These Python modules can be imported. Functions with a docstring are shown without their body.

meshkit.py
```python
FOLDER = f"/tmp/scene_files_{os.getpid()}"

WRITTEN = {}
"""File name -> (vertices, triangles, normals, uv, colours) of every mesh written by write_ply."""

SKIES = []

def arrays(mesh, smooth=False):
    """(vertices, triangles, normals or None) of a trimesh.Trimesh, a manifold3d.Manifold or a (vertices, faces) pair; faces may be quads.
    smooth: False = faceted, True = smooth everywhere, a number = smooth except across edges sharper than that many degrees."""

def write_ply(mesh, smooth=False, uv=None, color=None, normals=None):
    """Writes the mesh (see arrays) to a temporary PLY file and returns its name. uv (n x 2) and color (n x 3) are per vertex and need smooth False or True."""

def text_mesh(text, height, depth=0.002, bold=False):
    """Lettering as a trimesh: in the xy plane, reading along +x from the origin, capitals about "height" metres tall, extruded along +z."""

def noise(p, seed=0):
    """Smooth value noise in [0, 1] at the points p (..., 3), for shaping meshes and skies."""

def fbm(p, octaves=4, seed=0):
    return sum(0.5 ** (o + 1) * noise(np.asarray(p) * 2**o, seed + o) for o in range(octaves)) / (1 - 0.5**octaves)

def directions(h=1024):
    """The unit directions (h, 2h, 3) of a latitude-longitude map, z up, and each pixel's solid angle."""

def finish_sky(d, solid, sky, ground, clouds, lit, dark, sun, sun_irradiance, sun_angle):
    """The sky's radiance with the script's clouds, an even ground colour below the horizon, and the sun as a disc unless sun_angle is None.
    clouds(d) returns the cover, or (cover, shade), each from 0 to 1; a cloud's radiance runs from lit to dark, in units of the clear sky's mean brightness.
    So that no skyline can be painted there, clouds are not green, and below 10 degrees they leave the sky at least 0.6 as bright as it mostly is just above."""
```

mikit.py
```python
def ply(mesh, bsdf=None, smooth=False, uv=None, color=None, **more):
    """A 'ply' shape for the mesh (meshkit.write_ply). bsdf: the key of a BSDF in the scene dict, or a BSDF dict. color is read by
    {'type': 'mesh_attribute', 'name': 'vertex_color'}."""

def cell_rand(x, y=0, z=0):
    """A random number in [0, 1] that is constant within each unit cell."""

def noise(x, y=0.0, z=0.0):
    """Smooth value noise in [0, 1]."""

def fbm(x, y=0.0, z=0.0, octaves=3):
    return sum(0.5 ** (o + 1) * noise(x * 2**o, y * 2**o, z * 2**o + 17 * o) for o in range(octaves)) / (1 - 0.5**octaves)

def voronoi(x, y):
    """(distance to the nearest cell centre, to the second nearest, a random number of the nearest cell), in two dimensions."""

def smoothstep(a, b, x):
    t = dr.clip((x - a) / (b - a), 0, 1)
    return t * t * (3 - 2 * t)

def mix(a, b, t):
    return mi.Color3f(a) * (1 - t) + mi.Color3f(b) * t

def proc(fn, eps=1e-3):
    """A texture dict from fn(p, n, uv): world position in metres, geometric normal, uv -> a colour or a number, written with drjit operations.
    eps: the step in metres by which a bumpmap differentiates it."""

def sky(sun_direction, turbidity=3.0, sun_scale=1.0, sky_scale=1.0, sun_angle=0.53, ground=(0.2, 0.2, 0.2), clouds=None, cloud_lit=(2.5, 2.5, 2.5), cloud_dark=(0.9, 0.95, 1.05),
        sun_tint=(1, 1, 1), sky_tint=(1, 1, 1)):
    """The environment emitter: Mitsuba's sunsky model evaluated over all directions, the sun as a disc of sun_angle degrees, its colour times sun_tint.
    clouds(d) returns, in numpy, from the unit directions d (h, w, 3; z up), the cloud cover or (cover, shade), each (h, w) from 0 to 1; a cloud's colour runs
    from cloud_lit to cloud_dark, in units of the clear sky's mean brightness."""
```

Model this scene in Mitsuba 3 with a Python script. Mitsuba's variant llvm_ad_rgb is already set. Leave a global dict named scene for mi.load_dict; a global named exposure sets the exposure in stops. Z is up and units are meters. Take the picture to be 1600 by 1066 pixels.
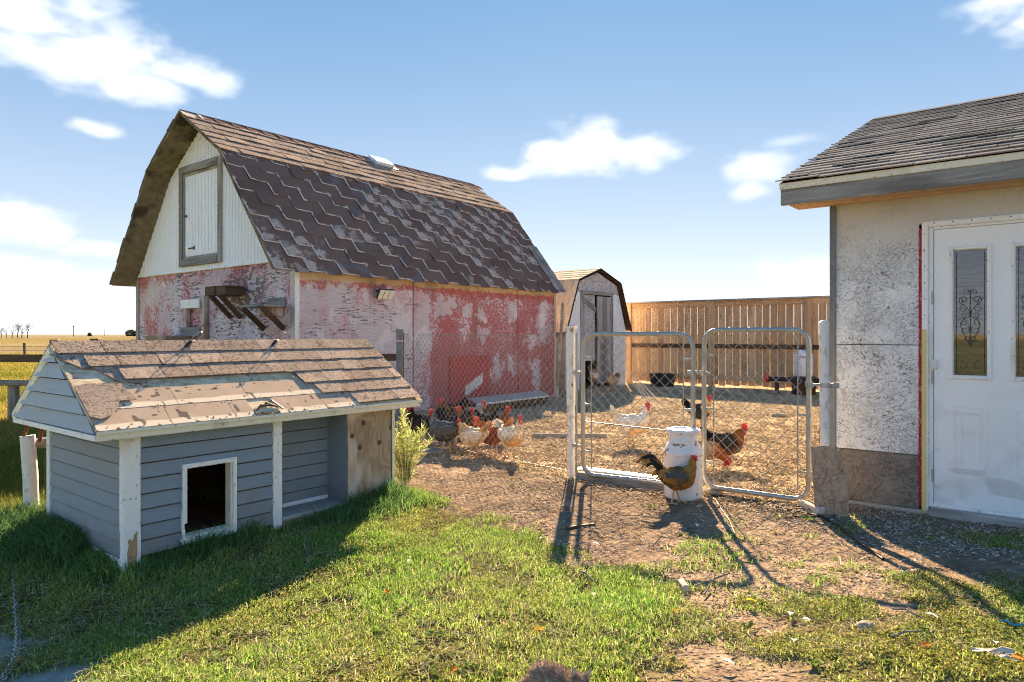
import math
import numpy as np
import trimesh
import drjit as dr
import mitsuba as mi
import manifold3d as m3
from shapely.geometry import Polygon, Point, LineString
from shapely.ops import unary_union
import shapely
import meshkit
import mikit
from mikit import noise, fbm, voronoi, cell_rand, smoothstep, mix

T = mi.ScalarTransform4f
scene, labels = {}, {}
rng = np.random.default_rng(7)

# ------------------------------------------------------------------ camera, sky, exposure
EYE = 1.38
FPX = 1080.0                      # focal length in pixels of a 1600 px wide picture
HORIZON_SHIFT = 10.0 / 1066.0
scene['camera'] = {
    'type': 'perspective', 'fov_axis': 'x', 'fov': 2 * math.degrees(math.atan(800 / FPX)),
    'near_clip': 0.05, 'far_clip': 9000.0, 'principal_point_offset_y': HORIZON_SHIFT,
    'to_world': T().look_at(origin=[0, 0, EYE], target=[0, 1, EYE], up=[0, 0, 1])}

SUN = np.array([0.105, 0.873, 0.477])
exposure = 4.22

# clouds: (azimuth, elevation, half width, half height, strength), degrees
def _azel(u, v):
    x, y, z = (u - 800) / FPX, 1.0, (523 - v) / FPX
    return math.degrees(math.atan2(x, y)), math.degrees(math.atan2(z, math.hypot(x, y)))
CLOUDS = [(-37.5, 21.0, 7.5, 3.0, 1.0), (-31.0, 18.8, 6.0, 2.4, 1.0), (-28.3, 17.3, 3.6, 1.2, .9), (-25.0, 18.6, 3.6, 1.2, .8),
          (-33.5, 18.0, 2.6, .7, .45), (-30.9, 14.3, 1.5, .6, .8), (-36.2, 7.6, 3.4, 1.6, .95), (-31.4, 6.0, 2.0, .7, .8),
          (-36.0, 2.6, 6.2, 2.2, .85), (-28.0, 1.8, 4.0, 1.0, .5), (4.9, 14.0, 4.6, 1.9, 1.0), (6.9, 15.6, 3.0, 1.7, 1.0), (10.0, 14.4, 3.4, 1.5, 1.0), (0.2, 13.1, 2.4, .7, .75),
          (20.0, 12.6, 3.2, 1.5, .75), (22.0, 14.5, 2.2, .6, .35), (19.2, 11.0, 1.8, 1.0, .6), (23.3, 4.6, 3.2, 1.5, .8), (26.0, 3.6, 3.0, 1.6, .8),
          (35.9, 21.4, 3.0, 2.4, 1.0), (37.5, 19.5, 2.6, 1.6, 1.0),
          (-62, 14, 8, 3, .9), (-85, 20, 10, 4, 1.0), (60, 10, 7, 3, .8), (88, 22, 9, 4, 1.0), (120, 12, 8, 3, .9), (150, 25, 10, 4, .9), (-120, 16, 9, 3, .9),
          (-150, 28, 11, 4, 1.0), (180, 9, 7, 2.5, .8), (-20, 48, 10, 5, .8), (40, 45, 10, 4, .8)]

def clouds(d):
    az = np.degrees(np.arctan2(d[..., 0], d[..., 1]))
    el = np.degrees(np.arcsin(np.clip(d[..., 2], -1, 1)))
    p = np.stack([az * 0.30, el * 0.62, az * 0 + 3.0], -1)
    wx = meshkit.fbm(p, 5, 3) - .5
    wy = meshkit.fbm(p, 4, 9) - .5
    det = meshkit.fbm(np.stack([az * .45, el * 1.0, az * 0 + 5], -1), 5, 21)
    cover, shade = np.zeros(az.shape), np.zeros(az.shape)
    for a, e, w, h, k in CLOUDS:
        da = (az - a + 180) % 360 - 180 + wx * w * .9
        de = el - e + wy * h * 1.2
        r = np.sqrt((da / w) ** 2 + (de / np.where(de < 0, h * .75, h)) ** 2)
        c = np.clip((1.28 - r + (det - .5) * .95) / 1.15, 0, 1)
        c = c * c * (3 - 2 * c) * k * .93
        cover = np.maximum(cover, c)
        shade = np.maximum(shade, c * np.clip(-de / h * .7 + .12, 0, .7))
    # thin summer haze all round: white low down, blue higher up
    e = np.clip(el, 0, 90)
    veil_shade = np.clip(1 - np.exp(-(e + 1.0) / 13.0) * .84, 0, 1)
    veil = .98
    total = cover + (1 - cover) * veil
    sh = (shade * .5 * cover + veil_shade * (1 - cover) * veil) / np.maximum(total, 1e-6)
    return np.clip(total, 0, 1), np.clip(sh, 0, 1)

K = 1.4
scene['sky'] = mikit.sky(SUN.tolist(), turbidity=2.6, sun_scale=.98, sky_scale=1.0, ground=(.2, .19, .15), clouds=clouds,
                         cloud_lit=(.76 * K, .76 * K, .75 * K), cloud_dark=(.026 * K, .148 * K, .325 * K), sun_tint=(1.0, .965, .91))

# ------------------------------------------------------------------ helpers
def num(key):
    """the next free key of that name"""
    if key not in scene and key not in labels and not any(k.startswith(key + '__') for k in (scene if key.count('__') == 0 else ())):
        return key
    i = 1
    while f'{key}_{i:03d}' in scene or f'{key}_{i:03d}' in labels:
        i += 1
    return f'{key}_{i:03d}'

_count = {}
def nxt(key):
    """numbered part names, cheap"""
    i = _count.get(key, 0)
    _count[key] = i + 1
    return key if i == 0 else f'{key}_{i:03d}'

def tag(key, label, cat=None, group=None, kind=None):
    labels[key] = {'label': label}
    if cat: labels[key]['category'] = cat
    if group: labels[key]['group'] = group
    if kind: labels[key]['kind'] = kind
    return key

def put(key, mesh, bsdf, smooth=False, uv=None, color=None):
    scene[key] = mikit.ply(mesh, 'mat_' + bsdf, smooth=smooth, uv=uv, color=color)
    return key

def frame(ox, oy, oz=0.0, deg=51.34):
    c, s = math.cos(math.radians(deg)), math.sin(math.radians(deg))
    m = np.eye(4)
    m[:3, 0], m[:3, 1], m[:3, 3] = (c, s, 0), (-s, c, 0), (ox, oy, oz)
    return m

def axes(o, x, y, z):
    m = np.eye(4)
    m[:3, 0], m[:3, 1], m[:3, 2], m[:3, 3] = x, y, z, o
    return m

def xf(m, p):
    p = np.asarray(p, float)
    return p @ m[:3, :3].T + m[:3, 3]

def chbox(lo, hi, c=0.004):
    """box with chamfered edges"""
    lo, hi = np.minimum(lo, hi).astype(float), np.maximum(lo, hi).astype(float)
    if c <= 0:
        return trimesh.creation.box(bounds=[lo, hi])
    c = min(c, *((hi - lo) * .45))
    pts = []
    for i in range(8):
        corner = np.array([hi[k] if i >> k & 1 else lo[k] for k in range(3)])
        s = np.array([-1 if i >> k & 1 else 1 for k in range(3)])
        for k in range(3):
            q = corner + s * c
            q[k] = corner[k]
            pts.append(q)
    return trimesh.convex.convex_hull(np.array(pts))

def uvput(key, mesh, m, bsdf, long=None, seed=None, cut=None, smooth=None):
    """writes a mesh given in local metres: box mapped uv (along, across) with a random offset, then moved by m"""
    v, f = np.asarray(mesh.vertices, float), np.asarray(mesh.faces)
    if len(f) > 3000 or smooth is not None:
        raise ValueError('uvput is for small meshes')
    tri = v[f]
    n = np.abs(np.cross(tri[:, 1] - tri[:, 0], tri[:, 2] - tri[:, 0]))
    ext = v.max(0) - v.min(0)
    L = int(np.argmax(ext)) if long is None else long
    d = n.argmax(1)
    A = np.where(d == L, (L + 1) % 3, L)
    B = 3 - A - d
    idx = np.arange(len(tri))[:, None]
    u = tri[idx, [[0, 1, 2]], A[:, None]]
    w = tri[idx, [[0, 1, 2]], B[:, None]]
    k = rng.integers(0, 60, 2)
    uv = np.stack([u + 64 * k[0] + 32, w + 64 * k[1] + 32], -1).reshape(-1, 2)
    if m is not None:
        v2 = xf(m, tri.reshape(-1, 3))
        if np.linalg.det(m[:3, :3]) < 0:
            v2 = v2.reshape(-1, 3, 3)[:, ::-1].reshape(-1, 3); uv = uv.reshape(-1, 3, 2)[:, ::-1].reshape(-1, 2)
    else:
        v2 = tri.reshape(-1, 3)
    put(key, (v2, np.arange(len(v2)).reshape(-1, 3)), bsdf, uv=uv)
    return key

def board(key, lo, hi, m, bsdf, c=0.004, long=None, wob=0.0):
    b = chbox(lo, hi, c)
    if wob:
        b.vertices = b.vertices + rng.normal(0, wob, (1, 3))
    return uvput(key, b, m, bsdf, long)

def beam(a, b, w, h, c=.004, up=(0, 0, 1)):
    """local mesh of a beam from a to b and the matrix that places it; width w (sideways), height h"""
    a, b = np.asarray(a, float), np.asarray(b, float)
    x = b - a
    L = np.linalg.norm(x); x /= L
    y = np.cross(up, x)
    if np.linalg.norm(y) < 1e-6:
        y = np.cross([1, 0, 0], x)
    y /= np.linalg.norm(y)
    return chbox([0, -w / 2, -h / 2], [L, w / 2, h / 2], c), axes(a, x, y, np.cross(x, y))

def tube(pts, r, sides=8, cap=True):
    p = np.asarray(pts, float)
    n = len(p)
    r = np.broadcast_to(np.asarray(r, float), (n,))
    t = np.gradient(p, axis=0)
    t /= np.linalg.norm(t, axis=1, keepdims=True) + 1e-12
    a = np.cross(t[0], [0, 0, 1.0] if abs(t[0, 2]) < .9 else [1.0, 0, 0])
    a /= np.linalg.norm(a)
    A = [a]
    for i in range(1, n):
        a = A[-1] - t[i] * (A[-1] @ t[i])
        A.append(a / (np.linalg.norm(a) + 1e-12))
    A = np.array(A)
    Bn = np.cross(t, A)
    ang = np.arange(sides) * 2 * np.pi / sides
    v = (p[:, None] + r[:, None, None] * (np.cos(ang)[None, :, None] * A[:, None] + np.sin(ang)[None, :, None] * Bn[:, None])).reshape(-1, 3)
    i, j = np.meshgrid(np.arange(n - 1), np.arange(sides), indexing='ij')
    q = np.stack([i * sides + j, i * sides + (j + 1) % sides, (i + 1) * sides + (j + 1) % sides, (i + 1) * sides + j], -1).reshape(-1, 4)
    f = np.vstack([q[:, [0, 1, 2]], q[:, [0, 2, 3]]])
    if cap:
        v = np.vstack([v, p[:1], p[-1:]])
        k, s = len(v), (n - 1) * sides
        jj = np.arange(sides)
        f = np.vstack([f, np.stack([(jj + 1) % sides, jj, jj * 0 + k - 2], 1), np.stack([s + jj, s + (jj + 1) % sides, jj * 0 + k - 1], 1)])
    return trimesh.Trimesh(v, f, process=False)

def lathe(profile, n=40):
    return trimesh.creation.revolve(np.asarray(profile, float), sections=n)

def cat(ms):
    return trimesh.util.concatenate(ms)

def moved(mesh, m):
    k = mesh.copy(); k.vertices = xf(m, k.vertices); return k

def prism(poly, depth):
    ms = [trimesh.creation.extrude_polygon(g, depth, engine='earcut') for g in getattr(poly, 'geoms', [poly]) if g.area > 1e-6]
    return cat(ms)

def gz(x, y):
    """height of the ground"""
    x, y = np.asarray(x, float), np.asarray(y, float)
    t = np.clip((4.9 - y) / 1.6, 0, 1)
    t = t * t * (3 - 2 * t)
    z = t * np.clip(.055 * x - .005, -.16, .16)          # falls to the left, rises to the right
    near = np.clip((26 - np.hypot(x, y)) / 8, 0, 1)
    pp = np.stack(np.broadcast_arrays(x, y, 0 * x), -1)
    z = z + near * ((meshkit.fbm(pp * 1.1, 3, 5) - .5) * .045 + (meshkit.fbm(pp * 6, 2, 8) - .5) * .018)
    far = np.clip((np.hypot(x, y) - 60) / 300, 0, 1)
    z = z + far * (meshkit.fbm(pp * .004, 3, 11) - .62) * 4.0
    return z

def on_ground(u, v):
    """where the ray of a pixel of the photograph meets the ground"""
    z = 0.0
    for _ in range(12):
        Y = (EYE - z) * FPX / (v - 523.0)
        X = (u - 800.0) / FPX * Y
        z = float(gz(X, Y))
    return np.array([X, Y, z])
# ------------------------------------------------------------------ materials
C3 = mi.Color3f
def two(b): return {'type': 'twosided', 'b': b}
def prin(col, rough=.7, spec=.3, bump=None, amp=.002, eps=1e-3, **more):
    base = mikit.proc(col) if callable(col) else {'type': 'rgb', 'value': list(col)} if not isinstance(col, dict) else col
    if spec <= .2 and not more:
        b = {'type': 'diffuse', 'reflectance': base}
    else:
        b = {'type': 'principled', 'base_color': base, 'roughness': rough, 'specular': spec, **more}
    if bump is not None:
        b = {'type': 'bumpmap', 'height': mikit.proc(bump, eps), 'scale': amp, 'b': b}
    return two(b)
VC = {'type': 'mesh_attribute', 'name': 'vertex_color'}

def tone(uv, k=0):
    return cell_rand(dr.floor(uv.x / 64), dr.floor(uv.y / 64), 7 + k)
def local(uv):
    return uv.x - 64 * dr.floor(uv.x / 64) - 32, uv.y - 64 * dr.floor(uv.y / 64) - 32

def wood_fn(a, b, c, knots=True, grain=1.0, tones=.5):
    def fn(p, n, uv):
        x, y = uv.x, uv.y
        w = fbm(x * 1.2, y * 9, 3, 2)
        g = noise(x * 3.0, y * 70 + w * 6)
        f = noise(x * 25, y * 420)
        col = mix(a, b, dr.clip(g * .65 * grain + f * .35 + (tone(uv) - .5) * tones, 0, 1))
        col = mix(col, c, smoothstep(.62, .86, noise(x * 1.7, y * 14, 5)) * .55)
        if knots:
            d1, d2, r = voronoi(x * 3.4, y * 11)
            col = mix(col, C3(c) * .45, smoothstep(.15, .05, d1) * dr.select(r > .72, .8, 0))
        return col
    return fn
cedar = wood_fn((.44, .275, .15), (.66, .46, .285), (.31, .19, .11), tones=.9)
class Mats:
    def __setitem__(self, k, v): scene['mat_' + k] = v
M = Mats()
def ref(k): return {'type': 'ref', 'id': 'mat_' + k}
M['cedar'] = prin(cedar, .75, .25)
greywood = wood_fn((.22, .205, .19), (.46, .43, .40), (.12, .11, .10), knots=False, tones=.7)
def greywood_bump(p, n, uv): return noise(uv.x * 3, uv.y * 110) * .7 + noise(uv.x * 20, uv.y * 300) * .3
M['grey_wood'] = prin(greywood, .85, .2, greywood_bump, .0015)
M['brown_wood'] = prin(wood_fn((.055, .032, .02), (.13, .08, .05), (.04, .025, .018), tones=.5), .7, .25)

def ply_fn(p, n, uv):
    x, y = uv.x, uv.y
    s = dr.sin((fbm(y * 5, x * 2.2, 1, 3) * 9 + y * 9) * 5.5) * .5 + .5
    col = mix((.29, .20, .135), (.47, .365, .27), s * .55 + noise(x * 16, y * 160) * .4)
    col = mix(col, (.62, .56, .49), smoothstep(.42, .62, fbm(x * 3.1, y * 6, 9, 3)) * .75)
    d1, d2, r = voronoi(x * 6, y * 6)
    return mix(col, (.10, .055, .03), smoothstep(.17, .09, d1) * dr.select(r > .72, .9, 0))
M['plywood'] = prin(ply_fn, .8, .2)

def flakes(x, y, k=1.0):
    """dark strokes between the strands of a strand board"""
    out = mi.Float(0)
    for i, a in enumerate((.25, 1.15, 2.1, 2.75)):
        c, s = math.cos(a), math.sin(a)
        u, v = x * c + y * s, -x * s + y * c
        w = noise(u * 9, v * 9, 3 + i)
        m = noise(u * 26 * k + w * 2.5, v * 170 * k + w * 3, i * 5)
        g = noise(u * 7, v * 7, 30 + i)
        out = dr.maximum(out, smoothstep(.66, .84, m) * smoothstep(.36, .66, g) * (.45 + .55 * noise(u * 40, v * 40, 60 + i)))
    return out
def house_fn(p, n, uv):
    x, y = local(uv)
    low = smoothstep(2.48, 1.70, y + (fbm(x * 5, y * 5, 0, 3) - .5) * .5)
    f = dr.maximum(flakes(x, y, 1.25), flakes(x + 3.7, y + 1.9, 1.9) * .85) * low
    d1, d2, r = voronoi(x * 20 + noise(x * 30, y * 30) * 1.8, y * 34 + noise(x * 30, y * 30, 4) * 1.8)
    col = mix((.74, .735, .74), (.88, .87, .87), fbm(x * 3, y * 3, 1, 3) * .6 + r * .4 * low)
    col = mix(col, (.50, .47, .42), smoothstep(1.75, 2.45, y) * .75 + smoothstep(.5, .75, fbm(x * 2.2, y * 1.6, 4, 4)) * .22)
    sp = smoothstep(.62, .80, noise(x * 75, y * 95)) * smoothstep(.38, .66, fbm(x * 6, y * 6, 8, 3)) * low
    return mix(col, (.10, .085, .075), dr.clip(f * .78 + sp * .5, 0, 1))
def house_bump(p, n, uv):
    x, y = local(uv)
    return fbm(x * 30, y * 30, 2, 2) - flakes(x, y) * smoothstep(2.22, 1.95, y)
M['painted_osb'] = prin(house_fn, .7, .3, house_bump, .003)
def flaked_fn(p, n, uv):
    x, y = uv.x, uv.y
    f = dr.maximum(flakes(x, y, .8), smoothstep(.55, .75, noise(x * 40, y * 60)) * .8)
    return mix(mix((.52, .50, .50), (.72, .70, .70), fbm(x * 5, y * 5, 1, 3)), (.17, .13, .115), f * .85)
M['flaked_osb'] = prin(flaked_fn, .8, .2)
def pale_shingle_fn(p, n, uv): return mix((.56, .48, .37), (.70, .61, .49), tone(uv) * .7 + noise(uv.x * 80, uv.y * 80) * .35)
M['pale_shingle'] = prin(pale_shingle_fn, .9, .15)
def osb_fn(p, n, uv):
    x, y = uv.x, uv.y
    d1, d2, r = voronoi(x * 24 + noise(x * 40, y * 40) * 1.6, y * 52 + noise(x * 30, y * 30) * 1.2)
    r = r * .7 + noise(x * 90, y * 160) * .3
    col = mix((.17, .148, .128), (.275, .245, .215), r)
    f = flakes(x, y, .8)
    col = mix(col, (.06, .045, .035), f * .7)
    return mix(col, C3(.36, .32, .26), smoothstep(.58, .78, fbm(x * 5, y * 5, 3, 3)) * .4)
def osb_bump(p, n, uv): return fbm(uv.x * 30, uv.y * 60, 2, 3)
M['raw_osb'] = prin(osb_fn, .85, .2, osb_bump, .0015)
def osb_warm(p, n, uv): return osb_fn(p, n, uv) * C3(1.75, 1.45, 1.2)
M['warm_osb'] = prin(osb_warm, .85, .2, osb_bump, .0015)

def peel(x, y, red, k):
    """red paint flaking to pale primer and weathered ply: red (0..1) is how much is left"""
    n1 = fbm(x * 2.1, y * 1.3, k, 4)
    wx, wy = x + noise(x * 7, y * 7, k + 20) * .10, y + noise(x * 7, y * 7, k + 21) * .10
    n2 = fbm(wx * 34, wy * 34, k + 3, 3)
    n3 = noise(x * 9, y * 85, k + 5)
    scr = noise(wx * 24, wy * 120, k + 7) * .5 + noise(wx * 95, wy * 40, k + 8) * .5
    have = smoothstep(-.26, .26, red + (n1 - .5) * .9 + (n2 - .5) * 1.25 + (scr - .5) * .65 - .5)
    pale = mix((.66, .585, .60), (.47, .41, .43), n3 * .8)
    pale = mix(pale, (.60, .40, .42), smoothstep(.35, .65, n1) * .65)
    pale = mix(pale, (.74, .70, .71), smoothstep(.56, .72, fbm(x * 4.4, y * 3, k + 9, 3)) * .6)
    rd = mix((.38, .085, .082), (.48, .15, .14), n2)
    rd = mix(rd, (.54, .33, .31), smoothstep(.52, .70, scr * .55 + n2 * .45) * .5)
    return mix(pale, rd, have), n1, n2, n3
def blotch(x, y, cx, cy, w, h):
    q = (fbm(x * 9, y * 9, 6, 3) - .5) * 1.7
    return smoothstep(1.35, .45, dr.sqrt(dr.square((x - cx) / w) + dr.square((y - cy) / h)) + q)
def barn_side_fn(p, n, uv):
    x, y = local(uv)
    red = .10 + smoothstep(2.80, 2.90, x + (noise(y * 6, 3) - .5) * .12) * .56 + smoothstep(2.08, 2.2, y + (noise(x * 8, 0) - .5) * .16) * .6
    red = red + smoothstep(1.45, .7, y) * .30 * smoothstep(1.2, 2.6, x) + smoothstep(5.4, 5.55, x) * .12
    for b in ((3.16, 1.92, .26, .20), (3.45, 2.0, .14, .10), (3.9, 1.85, .11, .16), (4.32, 1.75, .16, .18), (4.35, 1.42, .22, .20), (5.3, 1.85, .14, .30), (6.35, 1.85, .24, .40), (6.1, 1.25, .4, .16)):
        red = red - blotch(x, y, *b) * .62
    for b in ((4.78, .62, .17, .36), (5.5, .72, .46, .24), (6.15, .45, .16, .40)):
        red = red - blotch(x, y, *b) * .66
    col, n1, n2, n3 = peel(x, y, red, 1)
    mark = smoothstep(.62, .80, noise(x * 11, y * 75, 4)) * smoothstep(.42, .66, fbm(x * 3, y * 4, 8, 2)) * smoothstep(2.95, 2.4, x)
    col = mix(col, (.12, .09, .09), mark * .75)
    # bare yellow strip under the eave where the paint ends
    col = mix(col, mix((.66, .52, .32), (.46, .34, .19), n1), smoothstep(2.235, 2.265, y + (n2 - .5) * .10 + (noise(x * 5, 2) - .5) * .05))
    seam = dr.maximum(smoothstep(.030, .006, dr.abs(x - 2.44 + (n2 - .5) * .02)), smoothstep(.030, .006, dr.abs(x - 5.48 + (n2 - .5) * .02)))
    col = mix(col, (.22, .06, .05), seam * .75)
    stain = smoothstep(.6, .8, noise(x * 6, y * .8, 12)) * .35
    return mix(col, (.20, .12, .10), stain * smoothstep(.4, .8, n1))
def barn_bump(p, n, uv): return noise(uv.x * 8, uv.y * 85) * .6 + fbm(uv.x * 26, uv.y * 40, 4, 2)
M['barn_side_paint'] = prin(barn_side_fn, .75, .25, barn_bump, .003)
def barn_gable_fn(p, n, uv):
    x, y = local(uv)      # x runs from the near corner to the far one
    red = .32 + smoothstep(2.6, 3.6, x) * .16 + smoothstep(2.25, 2.5, y) * .28
    col, n1, n2, n3 = peel(x, y, red, 31)
    col = mix(col, (.66, .60, .66), smoothstep(.45, .62, fbm(x * 3.2, y * 2.4, 40, 3)) * .5)
    crack = smoothstep(.60, .76, noise(x * 12, y * 62 + noise(x * 9, y * 9) * 3, 44))
    col = mix(col, (.13, .09, .11), crack * smoothstep(.30, .62, fbm(x * 2.3, y * 2.3, 47, 3)) * .9)
    bare = smoothstep(.9, .3, dr.abs(x - 1.35) + dr.abs(y - 2.1) * .8) * smoothstep(.46, .58, noise(x * 16, y * 24, 50))
    return mix(col, (.13, .12, .125), bare * .85)
M['barn_gable_paint'] = prin(barn_gable_fn, .75, .25, barn_bump, .0035)
def hatch_fn(p, n, uv):
    x, y = uv.x, uv.y
    n2 = fbm(x * 30, y * 44, 3, 3)
    col = mix((.40, .055, .05), (.48, .10, .085), n2)
    lx, ly = local(uv)
    hole = smoothstep(.02, -.02, dr.abs(ly - .30 - (lx - .62) * .45) - .10 + (n2 - .5) * .12) * smoothstep(.02, -.02, dr.abs(lx - .68) - .26)
    return mix(col, (.72, .68, .66), hole)
M['hatch_paint'] = prin(hatch_fn, .65, .3)

def barn_shingle_fn(p, n, uv):
    x, y = local(uv)              # metres from the lower left corner of the shingle
    X, Y = uv.x, uv.y
    big = fbm(p.x * .5, p.y * .5, p.z * .8, 3)
    col = mix((.150, .092, .074), (.205, .135, .110), tone(uv) * .8 + noise(X * 60, Y * 60) * .3)
    col = mix(col, (.165, .16, .17), smoothstep(.50, .66, fbm(X * 5, Y * 5, 7, 3)) * dr.select(tone(uv, 3) > .87, .7, .0))
    gone = tone(uv, 2) + (big - .5) * 3.0
    wob = (noise(X * 24, Y * 24, 1) - .5) * .016
    left = smoothstep(.030, .014, x + wob)
    bot = smoothstep(.032, .014, y + wob) * smoothstep(.36, .31, x)
    tick = smoothstep(.012, .005, dr.abs(x - .31 + (y - .03) * .25)) * smoothstep(.07, .05, y)
    edge = dr.maximum(dr.maximum(left, bot), tick) * smoothstep(.08, .30, noise(X * 6, Y * 6, 3) + (gone - .5) * .35)
    col = mix(col, mix((.62, .49, .41), (.84, .73, .64), noise(X * 70, Y * 70)), dr.clip(edge, 0, 1) * .92)
    r = dr.sqrt(dr.square((x - .10) / (.10 + .12 * tone(uv, 5))) + dr.square((y - .13) / (.09 + .07 * tone(uv, 6))))
    blob = smoothstep(1.1, .55, r + (fbm(X * 16, Y * 16, 4, 3) - .5) * 1.5) * smoothstep(.66, .80, gone + (noise(X * 3, Y * 3, 13) - .5) * .3)
    thin = smoothstep(.54, .70, fbm(X * 9, Y * 9, 11, 4)) * smoothstep(.82, 1.05, gone) * .8
    col = mix(col, mix((.40, .29, .235), (.74, .60, .51), noise(X * 110, Y * 110, 9)), dr.clip(dr.maximum(blob, thin * .7), 0, 1) * .8)
    return col
def granule(p, n, uv): return noise(uv.x * 260, uv.y * 260) * .5 + fbm(uv.x * 14, uv.y * 14, 0, 2)
M['barn_shingle'] = prin(barn_shingle_fn, .9, .15, granule, .002)
def tan_shingle_fn(p, n, uv):
    X, Y = uv.x, uv.y
    col = mix((.265, .20, .158), (.43, .335, .27), tone(uv) * .8 + noise(X * 80, Y * 80) * .6)
    col = mix(col, (.12, .09, .078), smoothstep(.55, .75, noise(X * 95, Y * 95, 4)) * .75)
    return mix(col, (.46, .36, .29), smoothstep(.55, .75, fbm(p.x * 4, p.y * 4, p.z * 4, 3)) * .4)
M['tan_shingle'] = prin(tan_shingle_fn, .9, .15, granule, .002)
def grey_shingle_fn(p, n, uv):
    X, Y = uv.x, uv.y
    col = mix((.20, .175, .16), (.40, .36, .33), tone(uv) * .7 + noise(X * 60, Y * 60) * .4)
    return mix(col, (.10, .115, .10), smoothstep(.55, .75, fbm(p.x * 1.6, p.y * 1.6, p.z, 3)) * .4)
M['grey_shingle'] = prin(grey_shingle_fn, .9, .2, granule, .002)
def deck_fn(p, n, uv):
    X, Y = uv.x, uv.y
    d1, d2, r = voronoi(X * 28 + noise(X * 40, Y * 40), Y * 55)
    col = mix((.44, .33, .21), (.66, .53, .37), r)
    col = mix(col, (.74, .64, .49), smoothstep(.5, .7, fbm(X * 12, Y * 20, 2, 3)) * .6)
    return mix(col, (.14, .10, .08), smoothstep(.74, .84, noise(X * 34, Y * 60, 3)) * smoothstep(.55, .7, noise(X * 7, Y * 7, 8)) * .8)
M['roof_deck'] = prin(deck_fn, .85, .2, osb_bump, .0015)
def felt_fn(p, n, uv):
    X, Y = uv.x, uv.y
    x, y = local(uv)
    col = mix((.38, .285, .215), (.47, .36, .28), fbm(X * 7, Y * 7, 3, 3) + noise(X * 150, Y * 150) * .25)
    col = mix(col, (.72, .61, .48), smoothstep(.052, .040, y + (noise(X * 12, 3) - .5) * .014) * .9)
    return mix(col, (.10, .08, .07), smoothstep(.80, .86, noise(X * 26, Y * 30, 5)) * .8)
M['roof_felt'] = prin(felt_fn, .85, .2, granule, .001)

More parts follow.
